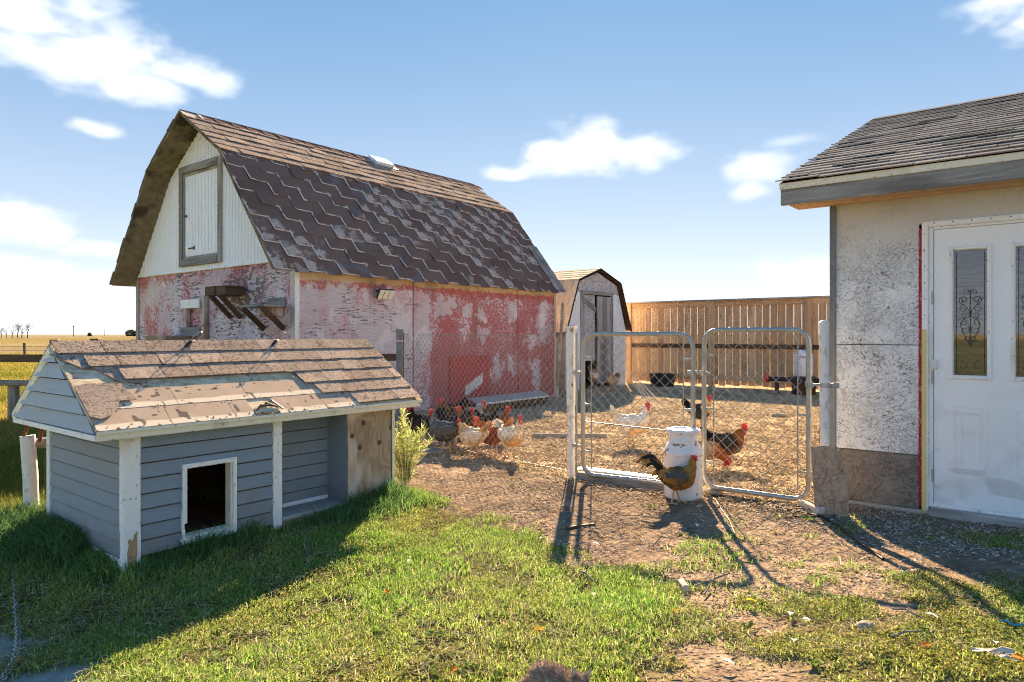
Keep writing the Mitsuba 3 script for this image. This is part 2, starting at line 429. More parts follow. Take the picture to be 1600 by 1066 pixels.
def siding_fn(p, n, uv):
    X, Y = uv.x, uv.y
    g = noise(X * 4, Y * 90) * .5 + noise(X * 30, Y * 260) * .5
    col = mix((.195, .245, .298), (.24, .288, .34), g + (tone(uv) - .5) * .5)
    col = mix(col, (.26, .25, .23), smoothstep(.45, .8, fbm(p.x * 4, p.y * 4, p.z * 4, 3)) * .35)
    return mix(col, (.19, .165, .13), smoothstep(.30, .02, p.z + (fbm(p.x * 8, p.y * 8, p.z * 8, 3) - .5) * .35) * .55)
def siding_bump(p, n, uv): return noise(uv.x * 5, uv.y * 110)
M['siding'] = prin(siding_fn, .55, .4, siding_bump, .0006)
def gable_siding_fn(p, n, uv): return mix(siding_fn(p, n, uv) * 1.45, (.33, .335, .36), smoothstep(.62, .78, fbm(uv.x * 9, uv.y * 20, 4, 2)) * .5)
M['pale_siding'] = prin(gable_siding_fn, .55, .4, siding_bump, .0006)

def white_fn(p, n, uv):
    col = mix((.80, .79, .77), (.87, .86, .84), fbm(p.x * 4, p.y * 4, p.z * 2, 3))
    d = smoothstep(.55, .8, fbm(p.x * 9, p.y * 9, p.z * 2.5 + 4, 4))
    col = mix(col, (.50, .45, .37), d * .4)
    return mix(col, (.20, .17, .14), smoothstep(.80, .88, noise(p.x * 55, p.y * 55, p.z * 40)) * .5)
M['white_paint'] = prin(white_fn, .5, .4)
def cream_fn(p, n, uv): return white_fn(p, n, uv) * C3(.93, .88, .72)
M['cream_trim'] = prin(cream_fn, .55, .4)
def metal_siding_fn(p, n, uv): return mix((.80, .82, .85), (.87, .885, .91), fbm(p.x * 1.5, p.y * 1.5, p.z * 1.1, 4) )
M['white_metal_siding'] = prin(metal_siding_fn, .45, .4)
def door_fn(p, n, uv):
    x, y = local(uv)
    col = mix((.85, .85, .86), (.88, .88, .88), fbm(p.x * 3, p.y * 3, p.z * 2, 3))
    dirt = smoothstep(.9, .0, p.z) * smoothstep(.40, .7, fbm(p.x * 8, p.y * 8, p.z * 6, 4))
    col = mix(col, (.48, .46, .44), dirt * .45)
    sc = smoothstep(.75, .85, noise(p.x * 30 + p.y * 30, p.z * 14, 3)) * smoothstep(1.2, .3, p.z) * .5
    return mix(col, (.33, .31, .31), sc * .6)
M['door_paint'] = prin(door_fn, .4, .45)
def chipped_fn(p, n, uv):
    col = mix((.66, .655, .63), (.76, .75, .73), noise(p.x * 20, p.y * 20, p.z * 20))
    c = smoothstep(.60, .66, fbm(p.x * 26, p.y * 26, p.z * 17, 3))
    c2 = smoothstep(.55, .75, fbm(p.x * 5, p.y * 5, p.z * 4, 3))
    return mix(col, mix((.16, .08, .045), (.10, .085, .075), noise(p.x * 60, p.y * 60, p.z * 60)), dr.clip(c * (.35 + c2), 0, 1) * .9)
M['chipped_white'] = prin(chipped_fn, .55, .35)
def galv_fn(p, n, uv): return mix((.30, .295, .285), (.48, .47, .45), fbm(p.x * 22, p.y * 22, p.z * 22, 3))
M['galvanised'] = prin(galv_fn, .42, .5, metallic=.65)
M['wire'] = prin((.34, .335, .32), .5, .5, metallic=.5)
M['dark_wire'] = prin((.05, .045, .04), .6, .4)
M['grey_post'] = prin(lambda p, n, uv: mix((.11, .12, .13), (.22, .23, .24), fbm(p.x * 20, p.y * 20, p.z * 9, 3)), .6, .4)
def rust_fn(p, n, uv): return mix((.15, .065, .03), (.30, .15, .07), fbm(p.x * 30, p.y * 30, p.z * 30, 3))
M['rust'] = prin(rust_fn, .8, .2)
def concrete_fn(p, n, uv): return mix((.26, .235, .20), (.42, .39, .345), fbm(p.x * 9, p.y * 9, p.z * 9, 4))
M['concrete'] = prin(concrete_fn, .9, .15)
def soffit_fn(p, n, uv):
    col = mix((.13, .10, .06), (.34, .285, .19), fbm(p.x * 9, p.y * 9, p.z * 9, 4))
    return mix(col, (.04, .033, .025), smoothstep(.50, .72, fbm(p.x * 3, p.y * 3, p.z * 2.2, 4)) * .8)
M['old_soffit'] = prin(soffit_fn, .9, .15, lambda p, n, uv: fbm(p.x * 25, p.y * 25, p.z * 25, 3), .01)
M['black'] = prin((.018, .018, .02), .55, .4)
M['black_frame'] = prin((.03, .03, .032), .4, .5)
M['dark_gap'] = prin((.035, .03, .026), .9, .1)
M['tape'] = prin(lambda p, n, uv: mix((.28, .012, .035), (.55, .25, .28), smoothstep(.70, .78, noise(uv.x * 40, uv.y * 90)) * .6), .5, .4)
M['foam'] = prin((.72, .62, .22), .8, .2)
M['lens'] = prin((.80, .78, .62), .25, .5)
M['red_plastic'] = prin((.55, .05, .03), .4, .5)
M['blue_plastic'] = prin((.03, .25, .55), .4, .5)
M['can_paint'] = prin(lambda p, n, uv: mix(mix((.70, .68, .68), (.80, .78, .78), fbm(p.x * 8, p.y * 8, p.z * 6, 3)), (.22, .14, .10), smoothstep(.72, .78, fbm(p.x * 22, p.y * 22, p.z * 22, 2)) * .8 + smoothstep(.62, .8, fbm(p.x * 7, p.y * 7, p.z * 3, 3)) * .15), .4, .45)
M['white_plastic'] = prin((.72, .73, .80), .45, .4)
M['stone'] = prin(lambda p, n, uv: mix((.20, .18, .155), (.40, .37, .32), fbm(p.x * 18, p.y * 18, p.z * 18, 4)), .85, .2)
M['pane'] = {'type': 'thindielectric', 'int_ior': 1.75}
M['plumage'] = prin(VC, .8, .12)
M['painted_vc'] = prin(VC, .7, .25)
M['flesh'] = prin((.55, .03, .035), .5, .35)
M['horn'] = prin((.45, .33, .16), .5, .4)
M['leg_skin'] = prin((.50, .36, .22), .6, .3)
M['eye'] = prin((.02, .01, .006), .15, .6)
M['blade'] = {'type': 'principledthin', 'base_color': VC, 'roughness': .5, 'spec_trans': 0.0, 'diff_trans': .9, 'eta': 1.35}
M['litter'] = prin(VC, .85, .15)
M['fur'] = prin(VC, .8, .2, sheen=.3)
def soil_bump(p, n, uv): return fbm(p.x * 14, p.y * 14, 0, 2) * 1.2 + fbm(p.x * 65, p.y * 65, 0, 2) * .5
M['soil'] = prin(VC, .95, .1, soil_bump, .022, 3e-3)
M['bark'] = prin((.14, .115, .10), .9, .1)
# ------------------------------------------------------------------ ground
def smooth01(a, b, x):
    t = np.clip((x - a) / (b - a), 0, 1)
    return t * t * (3 - 2 * t)

LAWN = Polygon([(-60, 60), (-60, 1.0), (.62, 1.0), (.72, 2.9), (.92, 3.42), (.72, 3.85), (.22, 4.35), (-.12, 5.1), (-.75, 5.75), (-1.05, 6.3), (-1.9, 7.6), (-4.2, 8.6), (-8.0, 14.0), (-14, 60)])
CORNER = unary_union([Polygon([(.9, 1), (.95, 3.05), (1.35, 3.30), (1.8, 3.2), (2.1, 3.45), (2.4, 3.62), (3.2, 3.75), (4.6, 3.9), (4.6, 1)])])
BARE_LEFT = unary_union([Point(-2.62, 3.25).buffer(.42), Point(-2.1, 2.86).buffer(.30), Point(-2.9, 2.7).buffer(.6)])

def signed(poly, x, y):
    pts = shapely.points(x.ravel(), y.ravel())
    d = shapely.distance(poly.boundary, pts)
    return np.where(shapely.contains(poly, pts), d, -d).reshape(x.shape)

def zones(x, y):
    """how grassy, how straw covered and how far a place of the ground is"""
    p = np.stack([x, y, 0 * x], -1)
    n1 = meshkit.fbm(p * 1.6, 4, 31) - .5
    n2 = meshkit.fbm(p * 5.5, 3, 37) - .5
    w = n1 * .9 + n2 * .5
    grass = smooth01(-.12, .22, signed(LAWN, x, y) + w * .45)
    corner = smooth01(-.20, .30, signed(CORNER, x, y) + w * 1.0) * .85
    grass = np.maximum(grass, corner)
    grass = grass * (1 - smooth01(-.10, .14, signed(BARE_LEFT, x, y) + w * .5))
    # thin weeds on the trodden earth in front of the gate
    spot = smooth01(.10, .26, n1 + .35 * n2) * smooth01(5.6, 4.5, y) * .13
    grass = np.maximum(grass, spot * (x > -.5))
    # yard: straw and chips behind the fence line
    yard = smooth01(-.5, .4, (y - 6.65) + 1.25 * 0 - (-.80) * (x - .575) * 1.0 + n1 * .6)
    return grass, yard, n1, n2

def ground_colors(x, y):
    r = np.hypot(x, y)
    near = r < 42
    col = np.zeros(x.shape + (3,))
    p = np.stack([x, y, 0 * x], -1)
    f1 = meshkit.fbm(p * .02, 4, 3); f2 = meshkit.fbm(p * np.array([.05, .25, 1.0]), 3, 4)
    gold, green, olive = np.array([.27, .22, .135]), np.array([.24, .22, .045]), np.array([.26, .19, .06])
    t = smooth01(30, 75, r)[..., None]
    fld = green * (1 - t) + gold * t
    fld = fld * (.75 + .5 * f1[..., None]) + (olive - fld) * smooth01(.45, .65, f2)[..., None] * .45
    band = (smooth01(120, 160, r) * smooth01(330, 240, r))[..., None]
    fld = fld * (1 - band * .6) + np.array([.26, .20, .07]) * band * .6
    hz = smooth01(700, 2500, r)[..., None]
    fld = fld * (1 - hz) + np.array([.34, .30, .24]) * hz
    col[:] = fld
    g, yd, n1, n2 = (np.zeros(x.shape) for _ in range(4))
    g[near], yd[near], n1[near], n2[near] = zones(x[near], y[near])
    fine = np.zeros(x.shape); fine[near] = meshkit.fbm(p[near] * 22, 3, 71)
    earth = np.array([.235, .172, .125]) * (.50 + 1.0 * fine[..., None]) * (1 + 1.5 * n1[..., None])
    straw = np.array([.43, .325, .21]) * (.45 + 1.05 * fine[..., None]) * (1 + 1.1 * n1[..., None])
    soil = earth * (1 - yd[..., None]) + straw * yd[..., None]
    turf = np.array([.085, .085, .028]) * (.6 + .8 * fine[..., None])
    ash = np.array([.27, .245, .225]) * (.7 + .6 * fine[..., None])
    bare = np.zeros(x.shape); bare[near] = smooth01(-.15, .1, signed(BARE_LEFT, x[near], y[near]) + n1[near] * .4)
    gravel = np.zeros(x.shape); gravel[near] = smooth01(-.2, .35, (x[near] - 2.3) * .62 - (4.75 - y[near]) * .45 + n1[near] * .5) * (y[near] < 6.2)
    soil = soil * (1 - gravel[..., None]) + np.array([.16, .125, .10]) * (.5 + 1.0 * fine[..., None]) * gravel[..., None]
    soil = soil * (1 - bare[..., None]) + ash * bare[..., None]
    nearcol = soil * (1 - g[..., None]) + turf * g[..., None]
    k = smooth01(40, 26, r)[..., None] * near[..., None]
    inyard = smooth01(12.5, 9.5, y - .9 * np.maximum(x + 6, 0) * 0)[..., None]
    left = smooth01(-3.6, -4.8, x + .12 * (y - 6))[..., None]      # the pasture beside the yard
    past = np.array([.20, .20, .045]) * (.55 + .9 * fine[..., None])
    nearcol = nearcol * (1 - left) + past * left
    back = smooth01(1.5, -2.0, y)[..., None] * smooth01(420, 260, r)[..., None]      # mown farmyard grass behind
    out = col * (1 - k) + nearcol * k
    out = out * (1 - back) + np.array([.12, .13, .09]) * (.7 + .6 * f1[..., None]) * back
    return np.clip(out, .01, .9)

def axis(a, b, step, lo, hi, grow=1.22):
    c = list(np.arange(a, b + step / 2, step))
    s, x = step, a
    left = []
    while x > lo:
        s *= grow; x -= s; left.append(x)
    s, x = step, c[-1]
    right = []
    while x < hi:
        s *= grow; x += s; right.append(x)
    return np.array(left[::-1] + c + right)
gx_, gy_ = axis(-4.6, 4.2, .024, -5200, 5200), axis(2.6, 9.6, .024, -5200, 5200)
GX, GY = np.meshgrid(gx_, gy_)
GZ = gz(GX, GY)
ii = np.arange(len(gy_) - 1)[:, None] * len(gx_) + np.arange(len(gx_) - 1)[None]
quads = np.stack([ii, ii + 1, ii + 1 + len(gx_), ii + len(gx_)], -1).reshape(-1, 4)
gv = np.stack([GX, GY, GZ], -1).reshape(-1, 3)
put('ground', (gv, quads), 'soil', smooth=True, color=ground_colors(GX, GY).reshape(-1, 3))
tag('ground', 'earth yard with worn lawn running out into flat dry prairie', kind='structure')

# ------------------------------------------------------------------ red gambrel barn
BARN = frame(-3.30, 10.53)
def barn():
    k = tag('barn', 'peeling red and white gambrel barn with brown shingle roof', 'barn')
    L, W, H = 6.87, 5.43, 2.40
    for x0, x1 in ((0.0, 2.437), (2.443, 5.477), (5.483, L)):
        board(nxt('barn__wall_panel'), [x0, 0, -.1], [x1, .02, H + .06], BARN, 'barn_side_paint', .003, long=0)
    board('barn__back_wall', [0, W - .02, -.1], [L, W, H], BARN, 'barn_side_paint', .003, long=0)
    for y0, y1 in ((.06, 1.937), (1.943, 3.68), (3.686, W - .06)):
        board(nxt('barn__gable_panel'), [.0, y0, -.1], [.02, y1, 2.54], BARN, 'barn_gable_paint', .003, long=1)
    board('barn__far_gable_wall', [L - .02, .03, -.1], [L - .001, W - .03, 2.5], BARN, 'barn_side_paint', .003, long=1)
    # corner trims
    board('barn__corner_trim', [-.03, -.025, -.1], [.085, -.003, 2.44], BARN, 'grey_post', .004); del scene['barn__corner_trim']
    board(nxt('barn__corner_trim'), [-.028, -.028, -.1], [-.003, .10, 2.46], BARN, 'galvanised', .004, long=2)
    board(nxt('barn__corner_trim'), [-.026, -.031, -.1], [.055, -.004, 2.40], BARN, 'white_paint', .004, long=2)
    board(nxt('barn__corner_trim'), [-.028, W - .09, -.1], [-.003, W + .02, 2.5], BARN, 'grey_wood', .004, long=2)
    board(nxt('barn__corner_trim'), [L - .07, -.024, -.1], [L + .01, -.003, 2.42], BARN, 'barn_side_paint', .004, long=2)
    # eave board
    board('barn__eave_board', [-.42, -.055, 2.345], [L + .2, -.026, 2.41], BARN, 'cedar', .004)
    board('barn__hatch', [3.36, -.035, .06], [4.52, -.006, .97], BARN, 'hatch_paint', .004, long=0)
    # fix the hatch colours to its own corner
    # gable siding of ribbed white metal
    prof = [(.02, 2.545), (1.60, 4.60), (2.715, 5.30), (3.83, 4.60), (W - .02, 2.545)]
    gab = Polygon([(.08, 2.545), (1.43, 4.31), (2.715, 5.15), (4.0, 4.31), (W - .08, 2.545)])
    hole = shapely.box(2.15, 2.72, 3.53, 4.38)
    gab = gab.difference(hole)
    xs = np.arange(.03, W, .098)
    sheet = []
    for i, y0 in enumerate(xs):
        for a, b, d0, d1 in ((y0, y0 + .030, .022, .022), (y0 + .030, y0 + .038, .022, .010), (y0 + .038, y0 + .090, .010, .010), (y0 + .090, y0 + .098, .010, .022)):
            g = gab.intersection(shapely.box(a, 2, b + 1e-4, 6))
            for q in getattr(g, 'geoms', [g]):
                if q.area < 1e-5: continue
                v, f = trimesh.creation.triangulate_polygon(q, engine='earcut')
                x = -(d0 + (d1 - d0) * (v[:, 0] - a) / (b - a))
                sheet.append(trimesh.Trimesh(np.column_stack([x, v[:, 0], v[:, 1]]), f[:, ::-1], process=False))
    s = cat(sheet)
    put('barn__gable_siding', moved(s, BARN), 'white_metal_siding', uv=s.vertices[:, [2, 1]] + 32)
    board('barn__gable_sill', [-.035, .02, 2.52], [-.002, W - .02, 2.545], BARN, 'white_paint', .004)
    # loft door
    hk = 'barn__loft_door'
    board(hk, [-.012, 2.26, 2.80], [.012, 3.42, 4.28], BARN, 'white_metal_siding', .004, long=2)
    for y in np.arange(2.36, 3.40, .115):
        board(nxt(hk + '__rib'), [-.020, y, 2.81], [-.0125, y + .018, 4.27], BARN, 'white_metal_siding', .003, long=2)
    for lo, hi in (([-.06, 2.09, 2.62], [-.012, 2.21, 4.44]), ([-.06, 3.47, 2.62], [-.012, 3.59, 4.44]), ([-.075, 2.213, 4.31], [-.012, 3.467, 4.44]), ([-.075, 2.213, 2.62], [-.012, 3.467, 2.75])):
        board(nxt('barn__door_frame'), lo, hi, BARN, 'grey_wood', .006)
    for lo, hi in (([-.036, 2.2125, 2.752], [-.0, 2.255, 4.308]), ([-.036, 3.425, 2.752], [0, 3.4675, 4.308]), ([-.034, 2.257, 4.262], [0, 3.423, 4.307]), ([-.034, 2.257, 2.753], [0, 3.423, 2.795])):
        board(nxt('barn__door_frame__stop'), lo, hi, BARN, 'grey_wood', .004)
    board(nxt(hk + '__hinge'), [-.03, 3.34, 3.52], [-.021, 3.46, 3.56], BARN, 'black', .003)
    board(nxt(hk + '__latch'), [-.035, 3.08, 2.93], [-.021, 3.28, 2.955], BARN, 'black', .003)
    board(nxt(hk + '__latch'), [-.035, 3.06, 2.91], [-.021, 3.09, 2.98], BARN, 'black', .003)
    # roof deck: four slopes from x = -0.45 to L + 0.25
    x0, x1 = -.45, L + .22
    pts = [(-.115, 2.36), (1.424, 4.36), (2.715, 5.21), (4.006, 4.36), (5.545, 2.36)]
    def slope(i, lift=0.0):
        a, b = np.array(pts[i]), np.array(pts[i + 1])
        up = np.array([0, *(b - a)]); n = np.linalg.norm(up); up /= n
        nr = np.cross([1, 0, 0], up)
        m = BARN @ axes([x0, a[0], a[1]], [1, 0, 0], up, nr)
        return m, n
    Lr = x1 - x0
    outer = pts
    inner = [(-.075, 2.345), (1.448, 4.330), (2.715, 5.165), (3.982, 4.330), (5.505, 2.345)]
    poly = Polygon(outer + inner[::-1])
    pr = prism(poly, Lr)
    m = BARN @ axes([x0, 0, 0], [0, 1, 0], [0, 0, 1], [1, 0, 0])
    pr = moved(pr, m)
    put('barn__roof', pr, 'old_soffit')
    # soffit patch boards at the front overhang are part of the deck; lower slope in stepped lock shingles
    m, n = slope(0)
    E, w = .272, .60
    rows = int(n / E) + 1
    for r in range(rows):
        yb = r * E - .035
        h = min(E + .10, n + .01 - yb)
        for c in range(-1, 14):
            xa, xb = c * w + (r % 2) * w / 2 + rng.normal(0, .012), 0
            xb = xa + w + .01
            clip_l, clip_r = max(0, -xa - .0), max(0, xb - Lr)
            if xb < .10 or xa > Lr - .08: continue
            pts_ = [(0, h), (0, .030), (.006, .012), (.02, .002), (.06, 0), (w * .5 - .012, .004), (w * .5 - .008, .07), (w * .5 + .010, .065), (w * .5 + .014, -.026), (w * .75, -.028), (w + .01, -.026), (w + .01, h)]
            sh_ = Polygon(pts_).intersection(shapely.box(clip_l, -1, w + .01 - clip_r, 2))
            if sh_.is_empty or sh_.area < .01: continue
            t_ = prism(sh_, .006)
            v = t_.vertices
            curl = rng.uniform(.002, .014) + (.014 if rng.random() < .15 else 0)
            v[:, 2] += .002 + (.012 + curl * np.exp(-v[:, 0] / .12)) * (1 - v[:, 0] / (w + .02)) * np.clip(1 - v[:, 1] / (h + .05), 0, 1) + .004 * np.clip(1 - v[:, 1] / h, 0, 1)
            uvput(nxt('barn__roof__shingle'), trimesh.Trimesh(v, t_.faces, process=False), m @ axes([xa, yb, .0015 * (r % 2)], [1, 0, 0], [0, 1, 0], [0, 0, 1]), 'barn_shingle', long=0)
    # upper slope
    m, n = slope(1)
    E, w = .262, .38
    cols = int(Lr / w); w = Lr / cols
    tabs = []
    for r in range(int(n / E) + 1):
        for c in range(cols + 1):
            xa = max(0, c * w - (r % 2) * w / 2); xb = min(Lr, c * w + w - (r % 2) * w / 2)
            if xb - xa < .03: continue
            yb = r * E - .03; h = min(E + .06, n - yb + .01)
            if h < .05: continue
            cu = rng.uniform(0, .022, 2)
            v = np.array([[0, 0, .012 + cu[0]], [xb - xa - .012, 0, .012 + cu[1]], [xb - xa - .008, h, .004], [0, h, .004],
                          [0, 0, .001 + cu[0]], [xb - xa - .012, 0, .001 + cu[1]], [xb - xa - .008, h, -.004], [0, h, -.004]])
            f = np.array([[0, 1, 2], [0, 2, 3], [4, 6, 5], [4, 7, 6], [0, 4, 5], [0, 5, 1], [1, 5, 6], [1, 6, 2], [2, 6, 7], [2, 7, 3], [3, 7, 4], [3, 4, 0]])
            uvput(nxt('barn__roof__tab'), trimesh.Trimesh(v, f, process=False), m @ axes([xa, yb + rng.normal(0, .006), .003 * (r % 2)], [1, 0, 0], [0, 1, 0], [0, 0, 1]), 'tan_shingle', long=0)
    # far slopes: one sheet each, with ragged shingle ends along the rake
    sh = []
    for i in (2, 3):
        m, n = slope(i)
        for r in range(int(n / .26) + 1):
            y1 = n - r * .26
            b = chbox([-.02 + rng.uniform(-.02, .02), max(y1 - .30, -.03), .002], [Lr, y1, .014 + rng.uniform(0, .02)], 0)
            sh.append(moved(b, m))
    put('barn__roof__far_shingles', cat(sh), 'grey_shingle', uv=None)
    labels['barn__roof__far_shingles'] = {'label': 'shingle courses on the far slopes', 'kind': 'stuff'}
    # ridge caps, curled
    for i, x in enumerate(np.arange(0, Lr - .05, .31)):
        a = .16
        v = []
        for xx, lift in ((x - .02, .030 + rng.uniform(0, .012)), (x + .31, .016)):
            for yy, zz in ((-a, -a * .66), (0, .004), (a, -a * .66)):
                v.append([xx, yy, zz + lift])
        v = np.array(v); v2 = v - [0, 0, .012]
        vv = np.vstack([v, v2]); f = [[0, 3, 4, 1], [1, 4, 5, 2], [6, 7, 10, 9], [7, 8, 11, 10], [0, 1, 7, 6], [1, 2, 8, 7], [3, 9, 10, 4], [4, 10, 11, 5], [0, 6, 9, 3], [2, 5, 11, 8]]
        f = np.array(f); f = np.vstack([f[:, [0, 1, 2]], f[:, [0, 2, 3]]])
        uvput(nxt('barn__roof__ridge_cap'), trimesh.Trimesh(vv, f, process=False), BARN @ axes([x0, 2.715, 5.21], [1, 0, 0], [0, 1, 0], [0, 0, 1]), 'barn_shingle', long=0)
    # newer grey shingles on the far corner of the slope
    m, n = slope(0)
    for r in range(9):
        for c in range(2):
            y = .02 + r * .15
            uvput(nxt('barn__roof__grey_patch'), chbox([0, 0, .030], [.17, .17, .040], .003), m @ axes([Lr - .36 + c * .19 + rng.normal(0, .006), y, .004 * (r % 2)], [1, 0, 0], [0, 1, 0], [0, -.04, 1]), 'grey_shingle', long=0)
    # far rake boards
    # ridge vent of white sheet
    m, n = slope(1)
    board('barn__roof__vent', [4.1, n - .30, .02], [4.62, n + .04, .09], m, 'white_plastic', .015)
    board('barn__roof__vent_flashing', [4.02, n - .36, .012], [4.72, n + .02, .026], m, 'galvanised', .004)
barn()
# the hatch colours are laid from its own lower corner
b = chbox([0, 0, 0], [1.16, .029, .91], .004)
uvput('barn__hatch', b, BARN @ axes([3.36, -.035, .06], [1, 0, 0], [0, 1, 0], [0, 0, 1]), 'hatch_paint', long=0)
labels['barn__hatch'] = {'label': 'bright red hatch patched on the wall'}

# flood lamp
def lamp():
    tag('flood_lamp', 'small black flood lamp with three pale lenses on barn wall', 'lamp')
    m = BARN @ axes([1.66, -.005, 2.06], [1, 0, 0], [0, 1, 0], [0, 0, 1])
    board('flood_lamp__bracket', [-.10, -.10, .05], [.10, 0, .075], m, 'black_frame', .006)
    t = m @ axes([0, -.13, .0], [1, 0, 0], [0, .5, -.85], [0, .85, .5])
    board('flood_lamp__housing', [-.17, -.11, -.03], [.17, .08, .01], t, 'black_frame', .01)
    for i in range(3):
        board(nxt('flood_lamp__lens'), [-.16 + i * .109, -.10, -.038], [-.16 + i * .109 + .10, .07, -.031], t, 'lens', .003)
lamp()
# ------------------------------------------------------------------ dog house
DOG = frame(-2.30, 4.12)
def lap(key, x0, x1, y0, y1, z, h, mat, m, axis=0, side=-1, proud=.019):
    """one lap-siding board: a wedge, its lower edge proud. axis 0: runs along x on the plane y = y0; axis 1: runs along y on the plane x = y0"""
    o = side
    prof = np.array([(0.0, .009), (o * proud, .009), (o * (proud + .001), .014), (o * .006, h), (0, h)])
    n = len(prof)
    v = []
    for t in (x0, x1):
        for a, b in prof:
            v.append([t, y0 + a, z + b] if axis == 0 else [y0 + a, t, z + b])
    v = np.array(v)
    f = []
    for i in range(n):
        j = (i + 1) % n
        f += [[i, j, n + j], [i, n + j, n + i]]
    f += [[0, i + 1, i] for i in range(1, n - 1)] + [[n, n + i, n + i + 1] for i in range(1, n - 1)]
    tm = trimesh.Trimesh(v, np.array(f), process=False)
    if tm.volume < 0: tm.faces = tm.faces[:, ::-1]
    uvput(key, tm, m, mat, long=axis)

def kennel():
    k = 'dog_house'
    tag(k, 'grey dog house with white trim and half stripped shingle roof', 'dog house')
    L, W, H = 2.07, 1.23, .80
    h = .0935
    zs = [.035 + i * h for i in range(8)]
    ox0, ox1, oz0, oz1 = .325, .69, .085, .56
    for i, z in enumerate(zs):
        hh = min(h, H - z)
        if z + h > oz0 and z < oz1 - .01:
            lap(nxt(k + '__siding_board'), .07, ox0 + .012, 0, 0, z, hh, 'siding', DOG)
            lap(nxt(k + '__siding_board'), ox1 - .012, .975, 0, 0, z, hh, 'siding', DOG)
            if z + h > oz1 + .01:
                lap(nxt(k + '__siding_board'), ox0 + .0125, ox1 - .0125, 0, 0, oz1 - .012, z + h - oz1 + .012, 'siding', DOG)
            if z < oz0 - .01:
                lap(nxt(k + '__siding_board'), ox0 + .0125, ox1 - .0125, 0, 0, z, oz0 - .008 - z, 'siding', DOG)
        else:
            lap(nxt(k + '__siding_board'), .07, .975, 0, 0, z, hh, 'siding', DOG)
        lap(nxt(k + '__siding_board'), .03, W - .04, 0, 0, z, hh, 'siding', DOG, axis=1)
        lap(nxt(k + '__porch_board'), 1.04, 1.625, .26, 0, z + .04, hh, 'siding', DOG)
    # inner walls, so that the rooms are real and dark
    for lo, hi in (([.006, .006, 0], [ox0, .05, H]), ([ox1, .006, 0], [1.0, .05, H]), ([ox0, .006, oz1], [ox1, .05, H]), ([ox0, .006, 0], [ox1, .05, oz0 - .01]),
                   ([.006, .052, 0], [.05, W - .006, H]), ([.0, W - .004, 0], [L, W + .02, H]), ([1.0, .006, 0], [1.03, .32, H]), ([1.03, .262, 0], [1.66, .30, H]), ([L - .03, .03, 0], [L - .004, W - .006, H])):
        board(nxt(k + '__inner_wall'), lo, hi, DOG, 'brown_wood', 0)
    board(k + '__floor', [.05, .05, .035], [1.0, W - .01, .06], DOG, 'brown_wood', .003)
    board(k + '__stud', [.42, W - .09, .06], [.46, W - .006, H], DOG, 'brown_wood', .003)
    board(k + '__stud_001', [.60, W - .09, .06], [.64, W - .006, H], DOG, 'brown_wood', .003)
    board(k + '__porch_floor', [1.035, -.01, .045], [1.62, .259, .075], DOG, 'grey_wood', .004)
    board(k + '__porch_trim', [1.05, .226, .076], [1.617, .238, .105], DOG, 'white_paint', .004)
    board(k + '__porch_side', [1.621, .002, .0], [1.66, .2595, H], DOG, 'siding', .002, long=1)
    board(k + '__skirt_board', [1.035, -.006, -.06], [1.62, .02, .044], DOG, 'plywood', .004)
    # corner trims
    board(nxt(k + '__corner_trim'), [-.022, -.022, .20], [.075, -.002, H], DOG, 'white_paint', .004)
    board(nxt(k + '__corner_trim'), [-.022, -.0015, .20], [-.002, .045, H], DOG, 'white_paint', .004)
    # its lower end is torn: jagged polygon plates
    def torn(pts, m):
        return moved(prism(Polygon(pts), .02), m)
    a = Polygon([(-.022, -.03), (.000, -.03), (-.004, .08), (.006, .12), (-.002, .15), (.014, .165), (.028, .145), (.036, .185), (.056, .2), (.058, .05), (.050, .02), (.075, -.02), (.075, .2), (-.022, .2)])
    s1 = prism(a, .02)
    uvput(k + '__torn_trim', s1, DOG @ axes([0, -.002, 0], [1, 0, 0], [0, 0, 1], [0, -1, 0]), 'white_paint')
    labels[k + '__torn_trim'] = {'label': 'broken lower end of the white corner trim'}
    uvput(nxt(k + '__corner_trim'), chbox([-.020, 0, -.03], [-.002, .040, .2], .003), DOG, 'white_paint')
    board(k + '__corner_post', [-.014, -.012, -.12], [.07, .05, .22], DOG, 'cedar', .004)
    board(nxt(k + '__corner_trim'), [-.026, W - .045, -.02], [-.001, W + .01, H + .02], DOG, 'white_paint', .004)
    board(nxt(k + '__corner_trim'), [.968, -.024, .0], [1.038, .0055, H], DOG, 'white_paint', .004)
    board(k + '__base_trim', [-.018, .045, -.025], [-.001, W - .045, .034], DOG, 'white_paint', .004)
    # opening frame
    fr = k + '__door_frame'
    for lo, hi in (([ox0, -.032, oz0 + .10], [ox0 + .028, -.012, oz1]), ([ox1 - .026, -.032, oz0 - .02], [ox1, -.012, oz1]), ([ox0 + .0285, -.031, oz1 - .03], [ox1 - .0265, -.012, oz1 - .001])):
        board(nxt(fr), lo, hi, DOG, 'white_paint', .003)
    for lo, hi in (([ox1 - .035, -.0115, oz0], [ox1 - .022, .06, oz1 - .02]), ([ox0 + .005, -.0115, oz0 + .06], [ox0 + .017, .06, oz1 - .02]), ([ox0 + .018, -.0115, oz1 - .03], [ox1 - .036, .06, oz1 - .018]), ([ox0 + .018, -.0115, oz0 - .008], [ox1 - .036, .07, oz0 + .012])):
        board(nxt(fr + '__liner'), lo, hi, DOG, 'cream_trim', .002)
    chew = Polygon([(0, 0), (.36, .0), (.362, .03), (.34, .036), (.20, .030), (.12, .018), (.06, .034), (0, .040), (-.012, .02)])
    uvput(k + '__sill', prism(chew, .018), DOG @ axes([ox0, -.014, oz0 - .03], [1, 0, 0], [0, 0, 1], [0, -1, 0]), 'white_paint')
